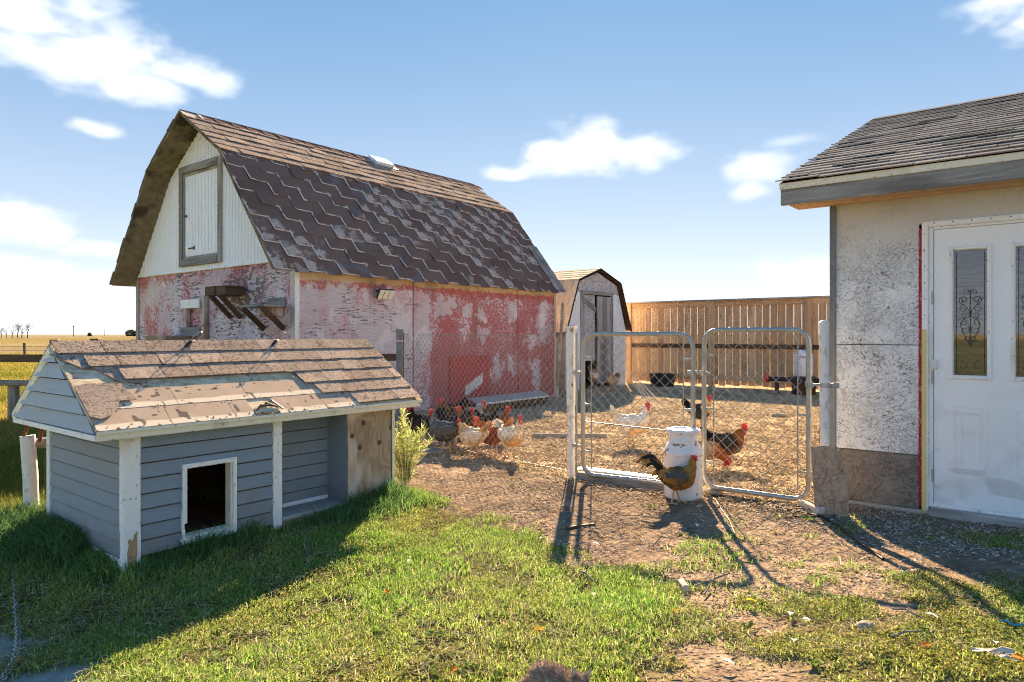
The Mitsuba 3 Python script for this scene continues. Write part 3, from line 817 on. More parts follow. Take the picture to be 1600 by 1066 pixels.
    jag = Polygon([(0, .0), (.010, .0), (.014, .05), (.008, .09), (.018, .14), (.012, .17), (.026, .16), (.026, .20), (0, .2), (-.008, .12)])
    uvput(k + '__jamb', prism(jag, .018), DOG @ axes([ox0, -.015, oz0], [1, 0, 0], [0, 0, 1], [0, -1, 0]), 'white_paint')
    # plywood panel at the right end
    board(k + '__plywood_panel', [1.618, -.018, -.06], [2.06, .0, H], DOG, 'plywood', .003, long=2)
    board(k + '__end_board', [L - .002, -.02, -.06], [L + .018, W, H], DOG, 'plywood', .003, long=1)
    board(nxt(k + '__corner_trim'), [2.062, -.03, -.05], [2.090, -.021, H], DOG, 'cream_trim', .003)
    # roof
    x0, x1 = -.20, 2.32
    ye, ze, yr, zr = -.10, .835, .615, 1.315
    yb = 1.33
    up = np.array([0, yr - ye, zr - ze]); n = np.linalg.norm(up); up /= n
    nr = np.cross([1, 0, 0], up)
    R = DOG @ axes([x0, ye, ze], [1, 0, 0], up, nr)
    Lr = x1 - x0
    uvput(k + '__roof', chbox([0, 0, -.016], [Lr, n, 0], .002), R, 'roof_deck', long=0)
    up2 = np.array([0, yr - yb, zr - ze]); n2 = np.linalg.norm(up2); up2 /= n2
    R2 = DOG @ axes([x0, yb, ze], [1, 0, 0], up2, np.cross(up2, [1, 0, 0]) * 1.0)
    uvput(k + '__roof__back_slope', chbox([0, 0, .0], [Lr, n2 - .012, .02], .002), R2, 'tan_shingle', long=0)
    # felt rows
    def felt(x0, x1, y, h, z):
        v = np.array([[x0, y, z + .006], [x1, y, z + .006], [x1 + .012, y + h, z + .003], [x0 + .012, y + h, z + .003]])
        vv = np.vstack([v - [x0, y, 0], v - [x0, y, .0035]]); f = np.array([[0, 1, 2], [0, 2, 3], [4, 6, 5], [4, 7, 6], [0, 4, 5], [0, 5, 1], [1, 5, 6], [1, 6, 2], [2, 6, 7], [2, 7, 3], [3, 7, 4], [3, 4, 0]])
        uvput(nxt(k + '__roof__felt_strip'), trimesh.Trimesh(vv, f, process=False), R @ axes([x0, y, 0], [1, 0, 0], [0, 1, 0], [0, 0, 1]), 'roof_felt', long=0)
    for a, b in ((.10, .53), (.534, 1.02), (1.024, 1.53), (1.534, 1.86)):
        felt(a, b, .175, .19, .001)
    for a, b in ((.0, .42), (.424, .84), (.844, .98), (1.16, 1.56), (1.564, 1.86)):
        felt(a, b, -.01 + rng.uniform(-.003, .003), .185, .002)
    # shingles: rows counted from the ridge
    E = .145
    wid = rng.choice([.12, .19, .21, .24, .26], 200)
    q = 0
    for r in range(5):
        top = n - .115 - r * E + .02
        bot = top - E - .03
        x = {0: .14, 1: .30, 2: 1.52, 3: 1.60, 4: 1.86}[r] + .0
        while x < Lr + .005:
            wd = wid[q]; q += 1
            xe = min(x + wd, Lr + .006)
            if Lr - xe < .06: xe = Lr + .006
            hh = top - bot
            cu = rng.uniform(0, .004, 2)
            lx = rng.uniform(0, .03) if (x < 1.7 and r > 1) else 0
            v = np.array([[lx, rng.normal(0, .002), .011 + cu[0]], [xe - x - .005, rng.normal(0, .002), .011 + cu[1]], [xe - x - .005, hh, .006], [0, hh, .006]])
            vv = np.vstack([v, v - [0, 0, .005]]); f = np.array([[0, 1, 2], [0, 2, 3], [4, 6, 5], [4, 7, 6], [0, 4, 5], [0, 5, 1], [1, 5, 6], [1, 6, 2], [2, 6, 7], [2, 7, 3], [3, 7, 4], [3, 4, 0]])
            uvput(nxt(k + '__roof__shingle'), trimesh.Trimesh(vv, f, process=False), R @ axes([x, bot + rng.normal(0, .002), .004 + .0015 * (4 - r) + .0007 * (q % 2)], [1, 0, 0], [0, 1, 0], [0, 0, 1]), 'tan_shingle', long=0)
            x = xe
    # torn left edge of the two top rows and the two stray shingles
    for pts, z in (([(0, 0), (.20, -.02), (.22, .16), (-.14, .16)], .010), ([(0, 0), (.16, -.02), (.17, .14), (-.10, .15)], .007)):
        o = (.10, n - .275) if z > .008 else (.27, n - .43)
        uvput(nxt(k + '__roof__shingle'), prism(Polygon(pts), .005), R @ axes([o[0], o[1], z - .003], [1, 0, 0], [0, 1, 0], [0, 0, 1]), 'tan_shingle', long=0)
    uvput(nxt(k + '__roof__shingle'), prism(Polygon([(0, 0), (.30, .005), (.26, .18), (.06, .185), (0, .17)]), .006), R @ axes([-.002, .235, .012], [1, 0, 0], [0, 1, 0], [0, 0, 1]), 'tan_shingle', long=0)
    uvput(nxt(k + '__roof__shingle'), prism(Polygon([(.0, .03), (.05, 0), (.11, .02), (.17, .09), (.20, .15), (.0, .16)]), .006), R @ axes([-.002, .085, .011], [1, 0, 0], [0, 1, 0], [0, 0, 1]), 'tan_shingle', long=0)
    for i in range(9):
        xa, xb = i * Lr / 9, (i + 1) * Lr / 9
        uvput(nxt(k + '__roof__ridge_cap'), chbox([xa, n - .125, .017 + .001 * (i % 2)], [xb - .002, n + .012, .025 + .001 * (i % 2)], .002), R, 'tan_shingle', long=0)
    # torn hole near the eave with loose flap
    uvput(k + '__roof__torn_patch', prism(Polygon([(0, 0), (.19, 0), (.17, .07), (.10, .115), (.05, .09)]), .004), R @ axes([.98, .004, .0085], [1, 0, 0], [0, 1, 0], [0, 0, 1]), 'roof_deck', long=0)
    for i in range(3):
        c = [(1.0 + .05 * i, .03 + .03 * i, .016), (1.05 + .05 * i, .07 + .018 * i, .030), (1.14 + .03 * i, .06 - .02 * i, .018)]
        put(nxt(k + '__roof__torn_strip'), moved(tube(c, .006, 5), R), 'black')
    # nails
    nl = []
    for i in range(70):
        xx, yy = rng.uniform(.05, 1.85), rng.choice([.178, .012, .36, .40]) + rng.normal(0, .010)
        nl.append(moved(trimesh.creation.icosphere(0, rng.uniform(.003, .007)), R @ axes([xx, yy, .010], [1, 0, 0], [0, 1, 0], [0, 0, .5])))
    put(k + '__roof__nails', cat(nl), 'black')
    labels[k + '__roof__nails'] = {'label': 'scattered nail heads and tar crumbs', 'kind': 'stuff'}
    # fascia and gable
    board(nxt(k + '__fascia'), [x0 + .005, ye - .005, ze - .062], [x1 - .005, ye + .016, ze - .017], DOG, 'cream_trim', .004)
    board(k + '__drip_edge', [x0 - .002, ye - .016, ze - .026], [x1 + .002, ye - .0055, ze - .004], DOG, 'cream_trim', .003)
    board(k + '__soffit', [x0 + .02, ye + .017, ze - .05], [x1 - .02, .0, ze - .038], DOG, 'white_paint', .002)
    def rake(ya, za, yb_, zb, key, x, mat):
        b, m = beam([x, ya, za], [x, yb_, zb], .022, .06, .003, up=(0, 0, 1))
        uvput(key, b, DOG @ m, mat)
    rake(yb + .0, ze - .03, yr + .01, zr - .035, nxt(k + '__rake_board'), x0 + .008, 'cream_trim')
    board(k + '__gable_trim', [x0 - .006, ye + .02, ze - .062], [x0 + .02, yb - .02, ze - .028], DOG, 'white_paint', .004)
    board(k + '__gable_soffit', [x0 + .022, ye + .02, ze - .05], [.0, yb - .02, ze - .038], DOG, 'white_paint', .002)
    gz0 = ze - .026
    for i in range(5):
        z = gz0 + i * .098
        t = (z - ze + .03) / (zr - ze)
        t2 = (z + .098 - ze + .03) / (zr - ze)
        a0, a1 = ye + (yr - ye) * t + .01, yb + (yr - yb) * t - .01
        b0, b1 = ye + (yr - ye) * min(t2, .985) + .008, yb + (yr - yb) * min(t2, .985) - .008
        hgt = min(.10, zr - z - .03)
        pr = .020
        v = []
        hgt = min(.098, zr - z - .03)
        for yy, zz, pp in ((a0, z + .008, pr), (a1, z + .008, pr), (b1, z + hgt, .004), (b0, z + hgt, .004)):
            v.append([x0 + .012 - pp, yy, zz])
        v = np.array(v); vv = np.vstack([v, np.column_stack([np.full(4, x0 + .014), v[:, 1:]])])
        f = np.array([[0, 2, 1], [0, 3, 2], [4, 5, 6], [4, 6, 7], [0, 1, 5], [0, 5, 4], [1, 2, 6], [1, 6, 5], [2, 3, 7], [2, 7, 6], [3, 0, 4], [3, 4, 7]])
        t_ = trimesh.Trimesh(vv, f, process=False)
        if t_.volume < 0: t_.faces = t_.faces[:, ::-1]
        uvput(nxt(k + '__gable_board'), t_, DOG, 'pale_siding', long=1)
    put(k + '__gable_backing', moved(prism(Polygon([(ye + .05, ze - .02), (yr, zr - .05), (yb - .05, ze - .02)]), .008), DOG @ axes([x0 + .015, 0, 0], [0, 1, 0], [0, 0, 1], [1, 0, 0])), 'dark_gap')
    g2 = Polygon([(ye + .03, ze - .02), (yr, zr - .03), (yb - .03, ze - .02)])
    put(k + '__far_gable', moved(prism(g2, .012), DOG @ axes([x1 - .03, 0, 0], [0, 1, 0], [0, 0, 1], [1, 0, 0])), 'plywood')
    # wire hooks with black straps on the ridge
    for i, xx in enumerate((.86, 1.55)):
        c = R @ axes([xx, n, .02], [1, 0, 0], [0, 1, 0], [0, 0, 1])
        th = np.linspace(-1.2, 4.6, 16)
        loop = np.column_stack([.055 + .028 * np.cos(th) + .012 * np.sin(th), th * 0 - .02, .055 + .040 * np.sin(th)])
        key = tag(num('roof_hook'), ('bent wire loop with black strap on the dog house ridge, nearer the chewed gable' if i == 0 else 'twisted wire loop with black strap on the dog house ridge, toward the plywood end'), 'hook')
        put(key + '__wire', moved(tube(loop, .004, 6), c), 'galvanised')
        s = [(-.05, -.085, .004), (-.02, -.06, .014), (.01, -.035, .020), (.035, -.012, .016)]
        put(key + '__strap', moved(tube(s, [.008, .013, .013, .006], 6), c), 'black')
kennel()

# ------------------------------------------------------------------ house at the right
HOUSE = frame(2.68, 5.74)
def house():
    k = 'house'
    tag(k, 'shingled outbuilding of flaking painted board with white glazed door', 'building')
    FL = -7.0                                       # its wall runs off to local y = FL
    dy0, dy1 = -.62, -1.66                          # outer edges of the door frame
    def wall(key, y0, y1, z0, z1, mat, x0=0.0, x1=.02):
        board(nxt(key), [x0, y1, z0], [x1, y0, z1], HOUSE, mat, .003, long=1)
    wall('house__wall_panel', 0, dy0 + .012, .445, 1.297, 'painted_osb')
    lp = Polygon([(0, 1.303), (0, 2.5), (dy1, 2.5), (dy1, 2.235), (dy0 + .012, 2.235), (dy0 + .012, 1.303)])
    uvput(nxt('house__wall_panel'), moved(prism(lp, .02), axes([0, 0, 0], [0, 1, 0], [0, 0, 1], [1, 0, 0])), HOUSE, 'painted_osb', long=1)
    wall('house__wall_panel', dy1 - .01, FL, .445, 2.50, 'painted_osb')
    wall('house__skirting_panel', -.004, dy0 + .012, .03, .44, 'raw_osb', -.003, .02)
    wall('house__skirting_panel', dy1 - .01, FL, .03, .44, 'raw_osb', -.003, .02)
    board('house__foundation', [-.06, FL, -.4], [.14, .02, .028], HOUSE, 'concrete', .012)
    board('house__end_wall', [.021, -.02, -.1], [6.4, .0, 2.5], HOUSE, 'grey_wood', .003)
    board('house__back_wall', [6.4, FL, -.1], [6.42, .0, 2.5], HOUSE, 'grey_wood', .003)
    board('house__far_wall', [.021, FL - .02, -.1], [6.42, FL, 2.5], HOUSE, 'grey_wood', .003)
    board('house__corner_trim', [-.022, -.012, .40], [-.004, .035, 2.5], HOUSE, 'grey_post', .003)
    board('house__corner_trim_001', [-.018, .0005, .0], [.05, .03, 2.5], HOUSE, 'grey_post', .003)
    # roof
    x0, xr, x2 = -.35, 3.24, 6.83
    ze, zr = 2.625, 4.01
    yl = .342
    up = np.array([xr - x0, 0, zr - ze]); n = np.linalg.norm(up); up /= n
    nr = np.cross(up, [0, 1, 0]) * -1
    nr = np.array([-up[2], 0, up[0]])
    R = HOUSE @ axes([x0, yl, ze], [0, -1, 0], up, np.cross([0, -1, 0], up))
    Lr = yl - FL
    uvput('house__roof', chbox([0, 0, -.03], [Lr, n, -.004], .003), R, 'brown_wood', long=0)
    up2 = np.array([xr - x2, 0, zr - ze]); n2 = np.linalg.norm(up2); up2 /= n2
    R2 = HOUSE @ axes([x2, yl, ze], [0, -1, 0], up2, -np.cross([0, -1, 0], up2))
    uvput('house__roof__back_slope', chbox([0, 0, -.03], [Lr, n2 - .02, .006], .003), R2, 'grey_shingle', long=0)
    E = .145
    rows = int(n / E) + 1
    stuffed = []
    for r in range(rows):
        y = r * E - .025
        x = -.02 + (r % 3) * -.11
        h = min(E + .05, n - y)
        while x < Lr:
            wd = .33 + rng.uniform(-.02, .02)
            a, b = max(x, -.02 + rng.uniform(-.008, .008)), min(x + wd - .006, Lr)
            x += wd
            if b - a < .04: continue
            cu = rng.uniform(0, .005, 2) + (.006 if rng.random() < .1 else 0)
            v = np.array([[0, 0, .016 + cu[0]], [b - a, 0, .016 + cu[1]], [b - a, h, .005], [0, h, .005]])
            vv = np.vstack([v, v - [0, 0, .010]]); f = np.array([[0, 1, 2], [0, 2, 3], [4, 6, 5], [4, 7, 6], [0, 4, 5], [0, 5, 1], [1, 5, 6], [1, 6, 2], [2, 6, 7], [2, 7, 3], [3, 7, 4], [3, 4, 0]])
            mm = R @ axes([a, y + rng.normal(0, .003), .0015 * (r % 2)], [1, 0, 0], [0, 1, 0], [0, 0, 1])
            t = trimesh.Trimesh(vv, f, process=False)
            if r < 24 and a < 3.4:
                uvput(nxt('house__roof__shingle'), t, mm, 'grey_shingle', long=0)
            else:
                stuffed.append(moved(t, mm))
    s = cat(stuffed)
    tri = s.triangles.reshape(-1, 3)
    put('house__roof__upper_shingles', (tri, np.arange(len(tri)).reshape(-1, 3)), 'grey_shingle', uv=np.column_stack([tri @ [.78, -.62, 0] + np.repeat(rng.integers(0, 50, len(tri) // 36), 36) * 64, tri[:, 2] * 2]))
    labels['house__roof__upper_shingles'] = {'label': 'shingle courses beyond the nearest ones', 'kind': 'stuff'}
    caps = [chbox([i * .3, n - .12, .018], [i * .3 + .29, n + .02, .026], .002) for i in range(int(Lr / .3))]
    for i, c in enumerate(caps):
        if i < 14: uvput(nxt('house__roof__ridge_cap'), c, R, 'grey_shingle', long=0)
    # eave: yellow trim strip over a weathered fascia, bare wood soffit
    board('house__eave_trim', [x0 - .004, FL, ze - .058], [x0 + .03, yl - .005, ze - .006], HOUSE, 'foam', .004)
    scene['house__eave_trim']['bsdf'] = ref('cream_trim')
    board('house__fascia', [x0 + .002, FL, ze - .185], [x0 + .04, yl - .012, ze - .059], HOUSE, 'grey_wood', .004)
    board('house__soffit', [x0 + .041, FL, ze - .178], [-.001, yl - .05, ze - .160], HOUSE, 'cedar', .003)
    b, m = beam([x0 + .03, yl - .03, ze - .10], [xr, yl - .03, zr - .10], .03, .12, .004)
    uvput('house__rake_board', b, HOUSE @ m, 'grey_wood')
    gp = Polygon([(0, 2.5), (6.42, 2.5), (xr, zr - .07)])
    put('house__end_gable', moved(prism(gp, .02), HOUSE @ axes([0, 0, 0], [1, 0, 0], [0, 0, 1], [0, -1, 0])), 'grey_wood')
    # door
    zt, zb = 2.20, .085
    sl0, sl1 = -.705, -1.555
    fr = 'house__door_frame'
    for lo, hi in (([-.030, -.675, .02], [.06, dy0 - .012, 2.245]), ([-.030, dy1 + .01, .02], [.06, -1.59, 2.245]), ([-.029, -1.589, 2.205], [.06, -.676, 2.245])):
        board(nxt(fr), lo, hi, HOUSE, 'white_paint', .004)
    for lo, hi in (([-.012, -.705, .06], [.08, -.676, 2.204]), ([-.012, -1.588, .06], [.08, -1.556, 2.204]), ([-.011, -1.5555, 2.185], [.08, -.7055, 2.204])):
        board(nxt(fr + '__jamb'), lo, hi, HOUSE, 'white_paint', .003)
    for z in np.linspace(.15, 2.15, 17):
        board(nxt(fr + '__screw'), [-.0325, -.655, z], [-.0302, -.648, z + .008], HOUSE, 'black', .001)
    for y in np.linspace(-.72, -1.55, 8):
        board(nxt(fr + '__screw'), [-.0315, y, 2.226], [-.0292, y + .008, 2.234], HOUSE, 'black', .001)
    board('house__tape', [-.006, -.630, .05], [-.001, -.608, 2.20], HOUSE, 'tape', .001, long=2)
    board('house__foam_strip', [-.034, -.662, .02], [-.0305, -.634, 1.42], HOUSE, 'foam', .001, long=2)
    scene['house__foam_strip']['bsdf'] = ref('foam')
    # slab with two real openings
    d = 'house__door'
    slab = shapely.box(sl1 + .004, zb, sl0 - .004, zt - .018)
    lites = [(-1.045, -.835), (-1.425, -1.215)]
    for a, b_ in lites:
        slab = slab.difference(shapely.box(a, 1.075, b_, 2.015))
    pr = prism(slab, .045)
    uvput(d, pr, HOUSE @ axes([.048, 0, 0], [0, 1, 0], [0, 0, 1], [-1, 0, 0]) @ axes([0, 0, 0], [1, 0, 0], [0, 1, 0], [0, 0, 1]), 'door_paint', long=1)
    for i, (a, b_) in enumerate(lites):
        w = nxt(d + '__window')
        z0, z1 = 1.075, 2.015
        pl = trimesh.Trimesh([[.026, a, z0], [.026, b_, z0], [.026, b_, z1], [.026, a, z1]], [[0, 2, 1], [0, 3, 2]], process=False)
        put(w, moved(pl, HOUSE), 'pane')
        # raised moulding: outer bevelled ring
        for lo, hi in (([-.012, a - .032, z0 - .032], [.002, a, z1 + .032]), ([-.012, b_, z0 - .032], [.002, b_ + .032, z1 + .032]), ([-.0115, a + .0005, z1], [.002, b_ - .0005, z1 + .0315]), ([-.0115, a + .0005, z0 - .0315], [.002, b_ - .0005, z0])):
            board(nxt(d + '__moulding'), lo, hi, HOUSE, 'white_paint', .006)
        # wrought scrolls in the glass
        yc = (a + b_) / 2
        sc = []
        def curl(c, r0, turns, start, flip):
            t = np.linspace(0, turns * 2 * np.pi, 26)
            r = r0 * (1 - .78 * t / t[-1])
            return np.column_stack([t * 0 + .018, yc + flip * (c[0] + r * np.cos(t + start)), c[1] + r * np.sin(t + start)])
        for fl in (1, -1):
            for c, r, tr, st in (((.040, 1.640), .034, 1.2, -1.2), ((.050, 1.575), .030, 1.3, 1.0), ((.035, 1.530), .036, 1.0, 2.4), ((.048, 1.470), .032, 1.2, .5), ((.036, 1.415), .034, 1.2, 2.0), ((.024, 1.345), .024, 1.1, 1.2), ((.020, 1.70), .022, 1.0, -1.0), ((.050, 1.145), .040, .8, 1.2)):
                sc.append(tube(curl(c, r, tr, st, fl), .0024, 5))
            sc.append(tube([[.018, yc, 1.30], [.018, yc + fl * .03, 1.36], [.018, yc + fl * .062, 1.45], [.018, yc + fl * .03, 1.52], [.018, yc, 1.55], [.018, yc + fl * .045, 1.61], [.018, yc + fl * .06, 1.66]], .0022, 5))
            sc.append(tube([[.018, yc + fl * .088, 1.09], [.018, yc + fl * .088, 2.0]], .002, 4))
        sc.append(tube([[.018, yc, 1.29], [.018, yc, 1.72]], .003, 5))
        put(w + '__scrollwork', moved(cat(sc), HOUSE), 'dark_wire')
        # embossed panel below
        for g, t_ in ((0.0, .010), (.045, .008)):
            ya, yb_, za, zb_ = a - .0 + g, b_ + .0 - g, .37 + g, .84 - g
            for lo, hi in (([0, ya, za], [0, ya + t_, zb_]), ([0, yb_ - t_, za], [0, yb_, zb_]), ([0, ya + t_, zb_ - t_], [0, yb_ - t_, zb_]), ([0, ya + t_, za], [0, yb_ - t_, za + t_])):
                lo[0], hi[0] = -.002, .0045
                board(nxt(d + '__panel_bead'), lo, hi, HOUSE, 'door_paint', .002)
    for z in (1.66, 1.05, .3):
        put(nxt(d + '__hinge'), moved(cat([trimesh.creation.cylinder(.009, .10, sections=10)]), HOUSE @ axes([-.008, -.700, z], [1, 0, 0], [0, 1, 0], [0, 0, 1])), 'galvanised', smooth=30)
    board(d + '__latch_plate', [-.03, -.735, 1.12], [-.001, -.690, 1.19], HOUSE, 'chipped_white', .006)
    board(d + '__sweep', [-.010, sl1, .060], [.03, sl0, .084], HOUSE, 'white_paint', .003)
    board('house__threshold', [-.09, dy1 - .1, -.02], [.06, -.685, .058], HOUSE, 'grey_wood', .006)
    board('house__floor', [.1, FL + .05, .0], [6.3, -.05, .03], HOUSE, 'brown_wood', 0)
    board('house__ceiling', [.03, FL + .05, 2.46], [6.3, -.05, 2.49], HOUSE, 'brown_wood', 0)
house()
# ------------------------------------------------------------------ wooden windbreak fence
WF = frame(3.40, 19.90)
def wood_fence():
    k = tag('wood_fence', 'tall brown board fence closing the back of the yard', 'fence')
    top, end = 2.31, -9.6
    for y in np.arange(0, end, -2.46):
        board(nxt(k + '__post'), [-.10, y - .075, -.1], [.03, y + .075, top - .042], WF, 'cedar', .006, long=2)
        board(nxt(k + '__rail'), [-.045, y - 2.383, top - .18], [-.004, y - .077, top - .045], WF, 'cedar', .004)
        board(nxt(k + '__rail'), [-.045, y - 2.383, 1.02], [-.004, y - .077, 1.13], WF, 'brown_wood', .004)
        board(nxt(k + '__rail'), [-.045, y - 2.383, .18], [-.004, y - .077, .30], WF, 'cedar', .004)
    board(k + '__cap_rail', [-.12, end, top - .040], [.08, .10, top], WF, 'grey_wood', .006)
    y = .10
    while y > end:
        w = .182 + rng.uniform(-.006, .006)
        g = rng.uniform(.008, .016)
        board(nxt(k + '__board'), [0, y - w, .05 + rng.uniform(-.02, .03)], [.02, y, top - .046], WF, 'cedar', .003, long=2)
        y -= w + g
wood_fence()

# ------------------------------------------------------------------ small shed
SHED = frame(1.33, 16.90)
def shed():
    k = tag('shed', 'narrow weathered white gambrel shed with tan shingles and open door', 'shed')
    D = 4.2
    prof = [(-.15, 1.45), (.42, 2.76), (1.45, 3.10), (2.48, 2.78), (3.07, 1.50)]
    inner = [(.0, -.1), (.0, 1.50), (.46, 2.68), (1.45, 3.0), (2.44, 2.70), (2.93, 1.50), (2.93, -.1)]
    front = Polygon(inner).difference(shapely.box(.62, -.2, 2.20, 2.50))
    M0 = SHED @ axes([0, .025, 0], [1, 0, 0], [0, 0, 1], [0, -1, 0])
    for nm, cl, mat in (('side_panel', shapely.box(-.2, -.2, .62, 2.45), 'white_metal_siding'), ('side_panel_001', shapely.box(2.20, -.2, 3.2, 2.45), 'white_metal_siding'), ('gable_panel', shapely.box(-.2, 2.452, 3.2, 3.4), 'flaked_osb')):
        uvput(k + '__' + nm, prism(front.intersection(cl), .02), M0, mat)
    for x in (.10, .20, .30, .40, .50, 2.32, 2.44, 2.56, 2.68, 2.8):
        zt = 1.45 + (x - .0) * 2.4 if x < 1 else 1.45 + (2.93 - x) * 2.4
        board(nxt(k + '__siding_batten'), [x, -.004, .05], [x + .02, .0045, min(zt, 2.44)], SHED, 'white_paint', .002, long=2)
    for lo, hi in (([.62, -.03, -.05], [.70, .03, 2.5]), ([.71, -.02, 0], [.80, .035, 2.48]), ([2.12, -.03, -.05], [2.20, .03, 2.5]), ([.701, -.028, 2.41], [2.119, .03, 2.5])):
        board(nxt(k + '__door_frame'), lo, hi, SHED, 'grey_wood', .005)
    # plank leaf on the right of the opening, strand board behind the open left half
    for i in range(3):
        board(nxt(k + '__door_plank'), [1.42 + i * .236, -.018 + .001 * i, .10], [1.42 + i * .236 + .233, .012, 2.38], SHED, 'grey_wood', .004, long=2)
    board(k + '__strand_board', [.80, .06, .70], [1.42, .08, 2.405], SHED, 'flaked_osb', .003, long=2)
    b, m = beam([.80, .05, 2.30], [1.46, .05, 2.02], .03, .12)
    uvput(k + '__brace', b, SHED @ m, 'grey_wood')
    for lo, hi in (([0, .03, -.1], [.02, D, 1.5]), ([2.91, .03, -.1], [2.93, D, 1.5]), ([0, D - .02, -.1], [2.93, D, 1.5])):
        board(nxt(k + '__wall'), lo, hi, SHED, 'grey_wood', .003)
    put(k + '__back_gable', moved(prism(Polygon(inner), .02), SHED @ axes([0, D, 0], [1, 0, 0], [0, 0, 1], [0, -1, 0])), 'grey_wood')
    board(k + '__floor', [.02, .03, 0], [2.9, D, .1], SHED, 'brown_wood', .003)
    # roof
    for i in range(4):
        a, b = np.array(prof[i]), np.array(prof[i + 1])
        up = np.array([b[0] - a[0], 0, b[1] - a[1]]); n = np.linalg.norm(up); up /= n
        nr = np.cross(up, [0, -1, 0]); nr = nr if nr[2] > 0 else -nr
        m = SHED @ axes([a[0], -.10, a[1]], [0, 1, 0], up, nr)
        uvput(nxt(k + '__roof'), chbox([0, 0, -.03], [D + .2, n, -.002], .003), m, 'brown_wood', long=0)
        if i < 2:
            E = .24
            for r in range(int(n / E) + 1):
                for c in range(14):
                    xa = c * .315 - (r % 2) * .157; xb = min(xa + .30, D + .2); xa = max(xa, 0)
                    yb = r * E - .02; h = min(E + .04, n - yb)
                    if xb - xa < .03 or h < .05: continue
                    vv = np.array([[0, 0, .018], [xb - xa, 0, .018], [xb - xa, h, .004], [0, h, .004], [0, 0, .003], [xb - xa, 0, .003], [xb - xa, h, -.002], [0, h, -.002]])
                    f = np.array([[0, 1, 2], [0, 2, 3], [4, 6, 5], [4, 7, 6], [0, 4, 5], [0, 5, 1], [1, 5, 6], [1, 6, 2], [2, 6, 7], [2, 7, 3], [3, 7, 4], [3, 4, 0]])
                    uvput(nxt(k + '__roof__shingle'), trimesh.Trimesh(vv, f, process=False), m @ axes([xa, yb, 0], [1, 0, 0], [0, 1, 0], [0, 0, 1]), 'pale_shingle', long=0)
        else:
            uvput(nxt(k + '__roof__covering'), chbox([0, 0, 0], [D + .2, n, .012], .003), m, 'pale_shingle', long=0)
        bb, mm = beam([a[0], -.105, a[1] - .02], [b[0], -.105, b[1] - .02], .02, .038, .004)
        uvput(nxt(k + '__rake_trim'), bb, SHED @ mm, 'dark_gap')
shed()
b, m = beam([.98, 15.1, -.05], [1.16, 15.75, 2.1], .04, .13)
tag('leaning_plank', 'weathered brown plank leaning upright between barn and small shed', 'plank')
uvput('leaning_plank', b, m, 'plywood')

# ------------------------------------------------------------------ chain link: fence and gates
def link_mesh(w, h, cell=.085, r=.0021, sag=.0):
    """woven zigzag wires over a w x h rectangle, local x along, z up"""
    ms = []
    half = cell / 2; r = r * 1.2
    n = int(w / half)
    rows = int(h / half)
    zz = np.arange(rows + 1) * h / rows
    for i in range(n):
        x0 = i * w / n
        x = x0 + np.where((np.arange(rows + 1) + i) % 2 == 0, 0, w / n)
        y = np.where((np.arange(rows + 1) + i) % 2 == 0, .003, -.003) + sag * np.sin(np.pi * zz / h) * np.sin(np.pi * x0 / w * 2)
        p = np.column_stack([x, y, zz])
        # doubled points keep the bends sharp
        seg_a, seg_b = p[:-1], p[1:]
        d = seg_b - seg_a; d /= np.linalg.norm(d, axis=1, keepdims=True)
        s1 = np.cross(d, [0, 1.0, 0]); s1 /= np.linalg.norm(s1, axis=1, keepdims=True)
        s2 = np.array([0, 1.0, 0])
        vs, fs = [], []
        for k_, (c, s) in enumerate(((1, 0), (-.5, .866), (-.5, -.866))):
            o = r * (c * s1 + s * s2)
            vs += [seg_a + o, seg_b + o]
        v = np.stack(vs, 1)          # seg, 6, 3
        base = np.arange(len(v))[:, None, None] * 6
        f = np.array([[0, 1, 3], [0, 3, 2], [2, 3, 5], [2, 5, 4], [4, 5, 1], [4, 1, 0]])[None] + base
        ms.append(trimesh.Trimesh(v.reshape(-1, 3), f.reshape(-1, 3), process=False))
    return cat(ms)

def rod(key, pts, r, mat, m=None, sides=10):
    t = tube(pts, r, sides)
    if m is not None: t = moved(t, m)
    return put(key, t, mat, smooth=40)

def band(key, c, r, w, mat='galvanised'):
    return put(key, trimesh.Trimesh(*(lambda q: (q.vertices + c, q.faces))(lathe([(r - .001, -w / 2), (r + .004, -w / 2), (r + .004, w / 2), (r - .001, w / 2), (r - .001, -w / 2)], 20)), process=False), mat, smooth=40)

